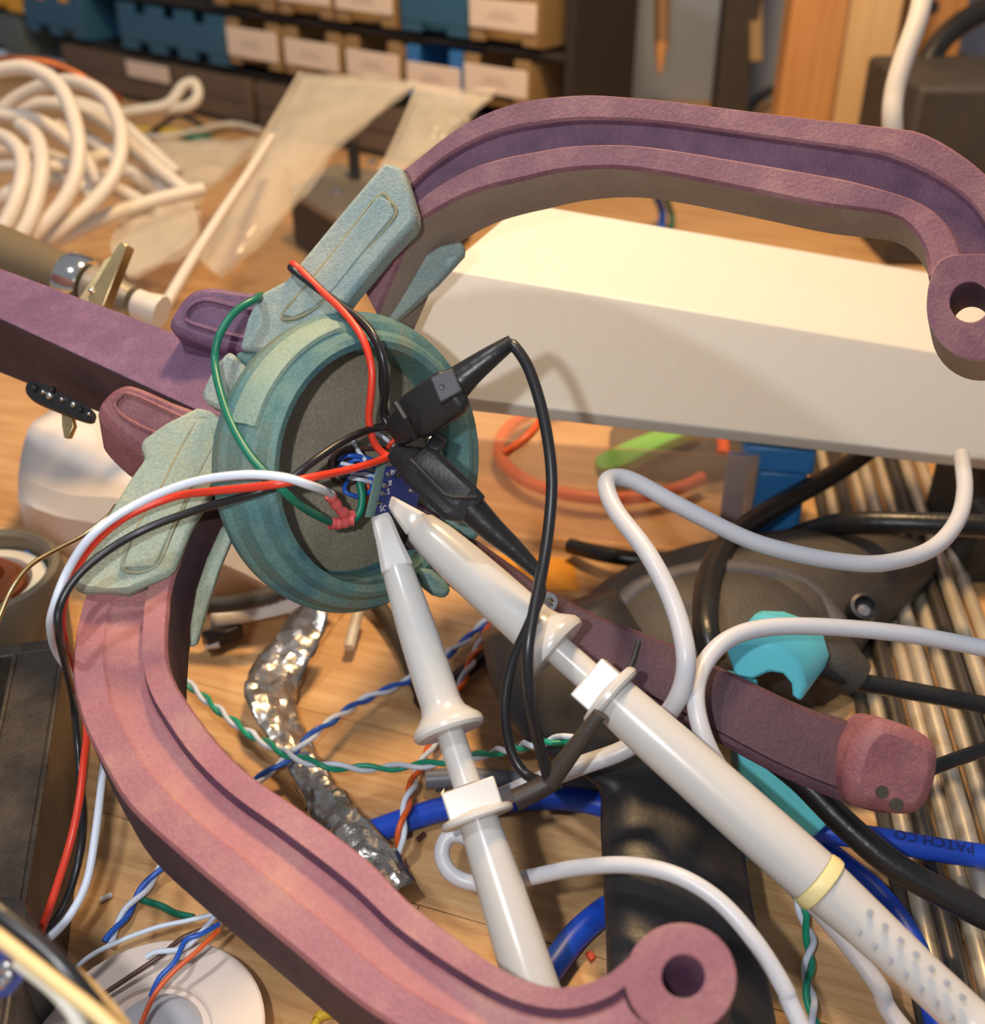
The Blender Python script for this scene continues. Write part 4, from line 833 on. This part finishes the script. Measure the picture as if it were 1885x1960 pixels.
# ================================================================== SENSOR BOARD
sbx = thing('sensor_board', 'small navy sensor board with white lettering standing in the hub', 'circuit board', U(760, 930, 199))
b1, b2, b3, b4 = U(741, 880, 197.5), U(716, 990, 196.5), U(796, 985, 203), U(812, 880, 204)
bxv = (b4 - b1).normalized(); byv = (b2 - b1).normalized(); bn = bxv.cross(byv).normalized()
if bn.dot(FW) > 0: bn = -bn
obj('board', MB().prism([b1, b2, b3, b4], -bn * 1.2), PCB, sbx, bevel=.06)
obj('board_edge', MB().prism([b1 - bn * .05, b2 - bn * .05, b2 - bxv * .55 - bn * 1.2, b1 - bxv * .55 - bn * 1.2], byv * .02 + bn * .01 - bxv * .6), PCBE, sbx)
def onb(px, py, h=.0): return PL(px, py, b1, bn) + bn * h
for px, py in ((742, 908), (735, 930), (731, 945), (724, 963), (783, 940), (742, 889)):
    obj('header_pin', MB().lathe(onb(px, py), bn, [(-.1, .55), (.3, .42), (.7, .22), (1.0, .16), (1.05, .05)], 12), SOLDER, sbx)
td = onb(775, 921) - onb(745, 925)
for s_, px, py in (('INT1', 747, 910), ('INT2', 743, 930), ('SDO', 740, 946), ('Z', 768, 950), ('Y', 784, 957), ('SCL', 726, 979)):
    text('lettering', s_, onb(px, py, .1), td, 1.45, INK, sbx, nrm=bn, ext=.02)
obj('axis_mark', MB().box(onb(769, 960, .08), td.normalized() * .08, byv * .9, bn * .03).box(onb(774, 955, .08), td.normalized() * .55, byv * .08, bn * .03), INK, sbx)
obj('chip', MB().box(onb(770, 900, .4), bxv * 1.6, byv * 1.4, bn * .45), BLACKP, sbx, bevel=.08)

# wires inside the hub
def hubp(px, py, h): return PL(px, py, hc + hn * (-4.3 + h), hn)
def HP(l): return [hubp(*p) for p in l]
obj('cable_hole', MB().lathe(hubp(672, 888, .05), hn, [(0, 3.6), (.1, 3.6), (.12, .1)], 24), BLACKM, claw)
for i, l in enumerate(([(648, 880, 1), (668, 872, 3.5), (700, 876, 4), (735, 888, 2.5)], [(655, 900, 1), (680, 880, 3), (712, 890, 4), (738, 905, 2.5)], [(668, 912, 2), (660, 940, 4), (690, 950, 5), (712, 935, 5), (708, 912, 4)], [(650, 888, 1), (690, 902, 3.4), (734, 912, 3)])):
    wire('blue_jumper', HP(l), .42, BLUEW, ('blue jumper wire at the top of the hub tangle', 'blue jumper wire in the middle of the hub tangle', 'blue jumper wire bent in a loop below the hub tangle', 'blue jumper wire reaching the sensor board edge')[i], 'wire', 'jumper wires inside the hub')
for i, l in enumerate(([(674, 838, 1), (682, 858, 3), (700, 882, 4.5)], [(652, 886, 1.5), (680, 892, 3), (708, 892, 4)], [(668, 915, 3), (690, 918, 5), (722, 926, 4)], [(672, 908, 2), (700, 908, 4), (730, 918, 3.6)], [(715, 828, 3), (735, 838, 4), (752, 852, 4)])):
    wire('white_jumper', HP(l), .42, WHITEW, ('white jumper wire rising from the upper hub hole', 'white jumper wire bundled with the blue ones', 'white jumper wire across the blue loop', 'white jumper wire ending at the sensor board', 'white jumper wire near the black grabbers')[i], 'wire', 'white jumpers inside the hub')
wire('brown_jumper', HP([(735, 858, 3), (700, 858, 3), (655, 862, 2.4), (632, 882, 2), (634, 912, 2), (655, 928, 2), (676, 920, 2.4)]), .42, BROWNW, 'brown jumper wire looping around the hub tangle', 'wire')
wire('orange_jumper', HP([(655, 898, 2), (690, 890, 4), (720, 884, 4.5)]), .4, ORANGEW, 'orange jumper wire among the blue ones in the hub', 'wire')
wire('orange_jumper', HP([(704, 925, 2.5), (704, 950, 2.5), (706, 985, 1.6)]), .4, ORANGEW, 'orange jumper wire hanging below the hub tangle', 'wire')
wire('maroon_jumper', HP([(738, 862, 4), (750, 846, 5), (758, 838, 5)]), .42, RED, 'short red jumper wire under the upper grabber', 'wire')
# lead wires
wire('green_lead', T([(500, 566, 203.5), (488, 573, 197.5), (450, 597, 194.5), (420, 642, 193), (411, 690, 192.5), (420, 745, 189), (443, 812, 184), (478, 872, 180.5), (520, 918, 179), (560, 956, 181), (600, 983, 188), (640, 1001, 195), (668, 1000, 197), (688, 982, 198), (693, 952, 199), (688, 925, 200)]), .72, GREEN, 'green wire arching over the left side of the hub', 'wire')
shr = thing('heat_shrink_joint', 'pair of red heat shrink sleeves joining white and green wires', 'sleeve', U(650, 985, 196))
obj('sleeve', MB().tube(cr(T([(632, 1002, 194), (650, 1002, 195.2), (672, 996, 196.6)]), 5), [1.05 + .12 * math.sin(i * 2) for i in range(11)], 14), SHRINK, shr, sharp=60)
obj('sleeve', MB().tube(cr(T([(631, 948, 191.5), (640, 962, 193), (655, 980, 195), (672, 988, 197)]), 4), [.95 + .15 * math.sin(i * 1.7) for i in range(13)], 14), SHRINK, shr, sharp=60)
wire('red_lead', T([(575, 520, 207), (560, 505, 200.5), (575, 517, 199), (610, 552, 197), (660, 600, 193.5), (695, 650, 190.5), (711, 705, 190), (710, 755, 191), (706, 800, 193), (714, 842, 194.5), (730, 865, 195.5), (745, 875, 196)]), .68, RED, 'red wire crossing the upper teal sleeve into the hub', 'wire')
wire('black_lead', T([(570, 530, 207), (556, 512, 200.2), (580, 532, 198.6), (630, 570, 196), (690, 612, 192.6), (722, 655, 190), (736, 705, 190.4), (738, 750, 193), (732, 790, 196.4), (742, 815, 197)]), .66, BLACKW, 'black wire beside the red one on the upper sleeve', 'wire')
wire('black_lead', T([(560, 514, 201.8), (600, 546, 200), (650, 580, 196.4), (700, 628, 192.4), (728, 680, 192), (730, 740, 194.6), (740, 790, 198), (752, 815, 198)]), .5, BLACKW, 'thin black wire tucked behind the red wire over the hub', 'wire')
wire('red_lead', T([(746, 874, 196), (700, 890, 191), (650, 903, 186), (600, 913, 180), (540, 925, 177), (480, 933, 178), (400, 941, 180.5), (330, 952, 183), (240, 990, 182), (175, 1045, 182.5), (138, 1105, 183), (119, 1165, 181.5), (121, 1215, 184), (141, 1270, 197), (160, 1340, 203), (166, 1400, 200), (160, 1460, 195), (152, 1530, 191), (135, 1610, 188), (104, 1710, 186), (75, 1790, 184.5), (40, 1850, 184)]), .68, RED, 'red wire running left from the board and down behind the near arm', 'wire')
wire('white_lead', T([(634, 946, 191), (618, 938, 182.4), (590, 928, 176.6), (540, 913, 174.4), (460, 909, 175.2), (360, 925, 179.5), (260, 966, 180), (180, 1021, 178), (131, 1090, 179.5), (103, 1162, 179.5), (97, 1205, 185), (112, 1255, 199), (172, 1340, 213), (200, 1420, 209), (194, 1500, 198), (182, 1600, 191), (165, 1690, 188), (130, 1757, 185), (80, 1810, 182), (20, 1880, 180)]), .72, WHITEW, 'white wire arching left from the heat shrink joint to the lower corner', 'wire')
wire('black_lead', T([(752, 822, 198), (735, 817, 196), (700, 825, 192.5), (655, 846, 187), (600, 883, 182.4), (548, 922, 180.6), (480, 946, 179.5), (380, 975, 181.5), (280, 1012, 181), (200, 1058, 178.5), (142, 1110, 176.5), (113, 1165, 175.5), (113, 1215, 177), (126, 1275, 189), (140, 1340, 204), (146, 1400, 207), (153, 1480, 205), (160, 1560, 198), (152, 1640, 192), (122, 1735, 189.5), (74, 1797, 187.5), (30, 1832, 187)]), .70, BLACKW, 'black wire running left from the board to the lower left corner', 'wire')
wire('bare_lead', T([(222, 968, 205), (205, 990, 203), (160, 1024, 201), (100, 1056, 198), (55, 1085, 195), (22, 1130, 192), (-5, 1190, 190), (-30, 1260, 188)]), .45, BRASSY, 'thin bare metal wire left of the lower teal sleeve', 'wire', run=False)

# ================================================================== PROBES
def px_r(hw, d): return hw * d / FPX
def probe(label, tip, end, dt, de, spec):
    """spec gives (fraction, half width px) of each section; the axis runs tip -> end"""
    a, b = U(*tip, dt), U(*end, de); ax = b - a; L = ax.length
    def at(f): return a + ax * f
    def dd(f): return dt + (de - dt) * f
    t = thing('oscilloscope_probe', label, 'probe', at(.5))
    def lt(name, prof, m=WHITEP, seg=32, bev=0): return obj(name, MB().lathe(a, ax, [(f * L, px_r(w, dd(f))) for f, w in prof], seg), m, t, sharp=32, bevel=bev)
    return t, a, ax, L, at, dd, lt
def beak(t, a, ax, L, side, up, f1, w0, w1, h0, h1, dd):
    rows = []
    for f, w, h in ((0.0, w0, h0), (.012, w0 * 1.15, h0 * 1.25), (f1 * .55, (w0 + w1) / 2, (h0 + h1) / 2), (f1, w1, h1), (f1 + .004, w1 * .9, h1 * .9)):
        c = a + ax * f; rows.append([c + side * (px_r(w, dd(f)) * x) + up * (px_r(h, dd(f)) * y) for x, y in ((-1, -.7), (-.7, -1), (.7, -1), (1, -.7), (1, .7), (.7, 1), (-.7, 1), (-1, .7))])
    return obj('hook_beak', MB().loft(rows), WHITEP, t, bevel=.12, sharp=40)
# near probe
t, a, ax, L, at, dd, lt = probe('grey-white oscilloscope probe pointing down to the near purple arm', (728, 989), (1010, 1862), 196.5, 171, None)
def fy(y): return (y - 989) / (1862 - 989)
an = ax.normalized(); sd = (RT - an * RT.dot(an)).normalized(); up = an.cross(sd)
beak(t, a, ax, L, sd, up, fy(1104), 17, 31, 14, 27, dd)
lt('hood', [(fy(1098), 20), (fy(1102), 29), (fy(1110), 30.5), (fy(1180), 35), (fy(1260), 38.5), (fy(1340), 39.5), (fy(1375), 39.5), (fy(1392), 44), (fy(1405), 56), (fy(1414), 66), (fy(1420), 69), (fy(1428), 70), (fy(1434), 66), (fy(1435), 30)])
lt('neck', [(fy(1425), 27), (fy(1532), 27.5)])
c = at(fy(1560)); k_ = px_r(1, dd(.6))
obj('collar_block', MB().box(c, sd * 52 * k_, up * 40 * k_, an * 27 * k_), WHITEP, t, bevel=.3)
lt('guard_ring', [(fy(1578), 40), (fy(1583), 66), (fy(1587), 71), (fy(1593), 72), (fy(1597), 69), (fy(1599), 38)])
lt('handle', [(fy(1592), 38), (fy(1605), 39), (fy(1700), 44), (fy(1800), 49), (fy(1900), 52), (fy(1960), 50), (fy(1962), 40)])
# far probe
t, a, ax, L, at, dd, lt = probe('grey-white oscilloscope probe lying to the lower right with a pale yellow ring', (737, 950), (1570, 1690), 200.5, 176, None)
def fx(x): return (x - 737) / (1570 - 737)
an = ax.normalized(); sd = an.cross(FW).normalized(); up = an.cross(sd)
beak(t, a, ax, L, sd, up, fx(806), 9, 27, 12, 24, dd)
lt('hood', [(fx(800), 20), (fx(806), 25), (fx(815), 34), (fx(850), 41), (fx(900), 45), (fx(960), 47), (fx(1020), 48), (fx(1046), 49), (fx(1060), 54), (fx(1070), 63), (fx(1080), 72), (fx(1088), 73), (fx(1094), 70), (fx(1095), 30)])
lt('neck', [(fx(1085), 29), (fx(1168), 29.5)])
c = at(fx(1172)); k_ = px_r(1, dd(.55))
obj('collar_block', MB().box(c, sd * 46 * k_, up * 42 * k_, an * 26 * k_), WHITEP, t, bevel=.3)
lt('guard_ring', [(fx(1183), 40), (fx(1187), 66), (fx(1192), 71), (fx(1198), 71), (fx(1202), 66), (fx(1203), 38)])
lt('handle', [(fx(1196), 46), (fx(1206), 48), (fx(1300), 52), (fx(1420), 55), (fx(1520), 56), (fx(1556), 56), (fx(1558), 50)])
lt('colour_ring', [(fx(1556), 50), (fx(1560), 58), (fx(1568), 60), (fx(1576), 59), (fx(1579), 52)], GOLDR)
bp = cr(T([(1574, 1693, 176), (1650, 1762, 174), (1740, 1845, 171), (1840, 1938, 168), (1920, 2012, 165), (2040, 2120, 166), (2200, 2230, 172)]), 10)
obj('strain_relief', MB().tube(bp, [px_r(54 - 10 * min(1, i / 22), 172) for i in range(len(bp))], 28), WHITEP, t, sharp=60)
sl = MB()
for row_, (ox, oy) in enumerate(((0, -18), (-22, 18))):
    for i in range(7):
        f = .22 + i * .085; px, py = 1574 + f * 346 + ox + 14, 1693 + f * 319 + oy
        q = U(px, py, 176 - f * 11 - px_r(45, 172) * .92); sl.box(q, (ax.normalized()) * .28, sd * .42, FW * .35)
obj('relief_slot', sl, mat('slot_grey', (160, 162, 170), .6, fine=.02), t)
# grey probe cables
gc = 'light grey probe cables'
wire('probe_cable', T([(1840, 870, 250), (1846, 940, 240), (1830, 1000, 232), (1780, 1052, 226), (1690, 1078, 222), (1600, 1074, 220), (1500, 1054, 218), (1420, 1028, 217), (1300, 968, 216), (1215, 922, 216), (1175, 914, 215), (1160, 930, 212), (1180, 980, 207), (1240, 1060, 199), (1288, 1155, 194), (1312, 1250, 190), (1304, 1320, 191), (1268, 1378, 195), (1200, 1432, 197), (1110, 1466, 197), (1020, 1500, 198), (950, 1530, 197)]), 1.75, CABLEG, 'light grey cable looping with a sharp bend before the clear box', 'cable', gc, seg=14)
wire('probe_cable', T([(1990, 1262, 206), (1885, 1241, 206), (1750, 1216, 206), (1600, 1201, 205), (1480, 1200, 203), (1400, 1220, 200), (1350, 1268, 196), (1331, 1335, 192), (1350, 1420, 190), (1395, 1500, 191), (1460, 1600, 193), (1540, 1710, 194), (1620, 1805, 192), (1680, 1885, 189), (1745, 1990, 186)]), 1.65, CABLEG, 'light grey cable curving over the turquoise bracket', 'cable', gc, seg=14)
wire('probe_cable', T([(930, 1640, 192), (890, 1602, 193), (856, 1604, 193), (846, 1640, 192), (868, 1676, 190), (920, 1692, 189), (1000, 1682, 187), (1100, 1662, 183), (1200, 1656, 178), (1290, 1674, 174), (1370, 1720, 171), (1440, 1796, 168), (1500, 1890, 166), (1545, 1990, 164)]), 1.4, CABLEG, 'light grey cable crossing the black grip at lower right', 'cable', gc, seg=14)

# ================================================================== BLACK GRABBERS
def rect_sweep(stations, n8=True):
    rows = []
    for px, py, d, hw, hh, dx, dy in stations:
        c = U(px, py, d); l = math.hypot(dx, dy); s1 = CV(-dy / l, dx / l, 0); s2 = FW; w_, h_ = px_r(hw, d), px_r(hh, d); k = .72
        rows.append([c + s1 * (w_ * x) + s2 * (h_ * y) for x, y in ((-1, -k), (-k, -1), (k, -1), (1, -k), (1, k), (k, 1), (-k, 1), (-1, k))])
    return MB().loft(rows)
g = thing('test_grabber', 'black test grabber reaching up and to the right out of the hub', 'grabber', U(820, 790, 190))
dx, dy = 1.0, -.72
obj('nose', rect_sweep([(752, 838, 193, 18, 14, dx, dy), (760, 826, 192, 30, 20, dx, dy), (792, 802, 190, 36, 24, dx, dy)]), BLACKP, g, bevel=.3)
obj('body', rect_sweep([(785, 807, 190, 40, 28, dx, dy), (800, 796, 189, 46, 32, dx, dy), (862, 752, 186, 46, 36, dx, dy), (878, 740, 186, 38, 30, dx, dy)]), BLACKP, g, bevel=.4)
obj('thumb_pad', MB().prism(T([(822, 722, 181.5), (866, 704, 181.5), (886, 748, 181.5), (842, 772, 181.5)]), CV(.2, .3, 3)), mat('worn_grey_black_plastic', (54, 54, 57), .5, fine=.15), g, bevel=.3)
obj('dimple', MB().lathe(U(845, 740, 181.4), -FW, [(-.2, .55), (.15, .45), (.2, .1)], 12), BLACKP, g)
obj('rib', MB().tube(T([(757, 772, 186), (775, 800, 184.5), (794, 838, 187)]), .55, 8), BLACKP, g)
bt_ = cr(T([(872, 736, 186), (900, 712, 185), (940, 682, 184), (980, 654, 184)]), 6)
obj('boot', MB().tube(bt_, [px_r(33 - 19 * i / (len(bt_) - 1), 185) for i in range(len(bt_))], 20), BLACKR, g, sharp=60)
obj('hook_contact', MB().lathe(U(823, 846, 194), -FW, [(-1, 1.0), (.5, 1.0), (1.0, .5), (1.1, .1)], 14), SOLDER, g)
g = thing('test_grabber', 'black test grabber reaching down and to the right past the board', 'grabber', U(840, 920, 190))
dx, dy = 1.0, .95
obj('nose', rect_sweep([(752, 862, 194, 16, 14, dx, dy), (772, 874, 193, 27, 20, dx, dy), (806, 890, 191, 40, 26, dx, dy)]), BLACKP, g, bevel=.3)
obj('body', rect_sweep([(788, 880, 191, 36, 26, dx, dy), (808, 894, 190, 43, 32, dx, dy), (880, 962, 187, 44, 36, dx, dy), (906, 976, 187, 34, 28, dx, dy)]), BLACKP, g, bevel=.4)
obj('finger_flange', rect_sweep([(812, 862, 192, 36, 24, .9, .5), (838, 872, 191, 34, 24, .9, .5)]), BLACKP, g, bevel=.5)
obj('ridge', MB().tube(T([(786, 880, 185), (850, 946, 182.5), (865, 952, 182), (912, 952, 183)]), .4, 8), BLACKP, g)
bt_ = cr(T([(898, 970, 187), (940, 1012, 187), (985, 1052, 187), (1026, 1092, 187)]), 6)
obj('boot', MB().tube(bt_, [px_r(31 - 17 * i / (len(bt_) - 1), 187) for i in range(len(bt_))], 20), BLACKR, g, sharp=60)
wire('ground_lead', T([(972, 660, 184), (985, 664, 183), (1012, 706, 182), (1036, 780, 181), (1051, 860, 180), (1056, 930, 179.5), (1050, 1010, 179), (1038, 1090, 178), (1020, 1180, 176), (1010, 1250, 175), (1014, 1330, 176), (1028, 1410, 179), (1050, 1492, 182)]), .98, BLACKW, 'black ground lead hanging from the upper test grabber', 'wire', seg=12)
wire('ground_lead', T([(1018, 1084, 187), (1030, 1104, 186.5), (1034, 1140, 186), (1010, 1200, 187), (980, 1270, 188), (966, 1350, 188), (976, 1430, 188), (1004, 1480, 187), (1046, 1500, 184)]), .9, BLACKW, 'black ground lead looping from the lower test grabber', 'wire', seg=12)
gb = thing('ground_boot', 'brown-black rubber boot running up to the far probe collar', 'boot', U(1100, 1440, 182))
bt_ = cr(T([(1052, 1496, 182.5), (1085, 1452, 181), (1120, 1404, 179.5), (1148, 1366, 178.5)]), 6)
obj('sleeve', MB().tube(bt_, [px_r(20 - 6 * i / (len(bt_) - 1), 181) for i in range(len(bt_))], 16), mat('dusty_black_rubber', (62, 54, 46), .5, fine=.1), gb, sharp=60)
gb = thing('ground_boot', 'dark rubber boot running left to the near probe collar', 'boot', U(1020, 1515, 184))
bt_ = cr(T([(1068, 1490, 184), (1030, 1510, 184), (985, 1532, 183.5)]), 6)
obj('sleeve', MB().tube(bt_, [px_r(19 + 3 * i / (len(bt_) - 1), 183) for i in range(len(bt_))], 16), mat('brown_black_rubber', (54, 44, 38), .5, fine=.1), gb, sharp=60)
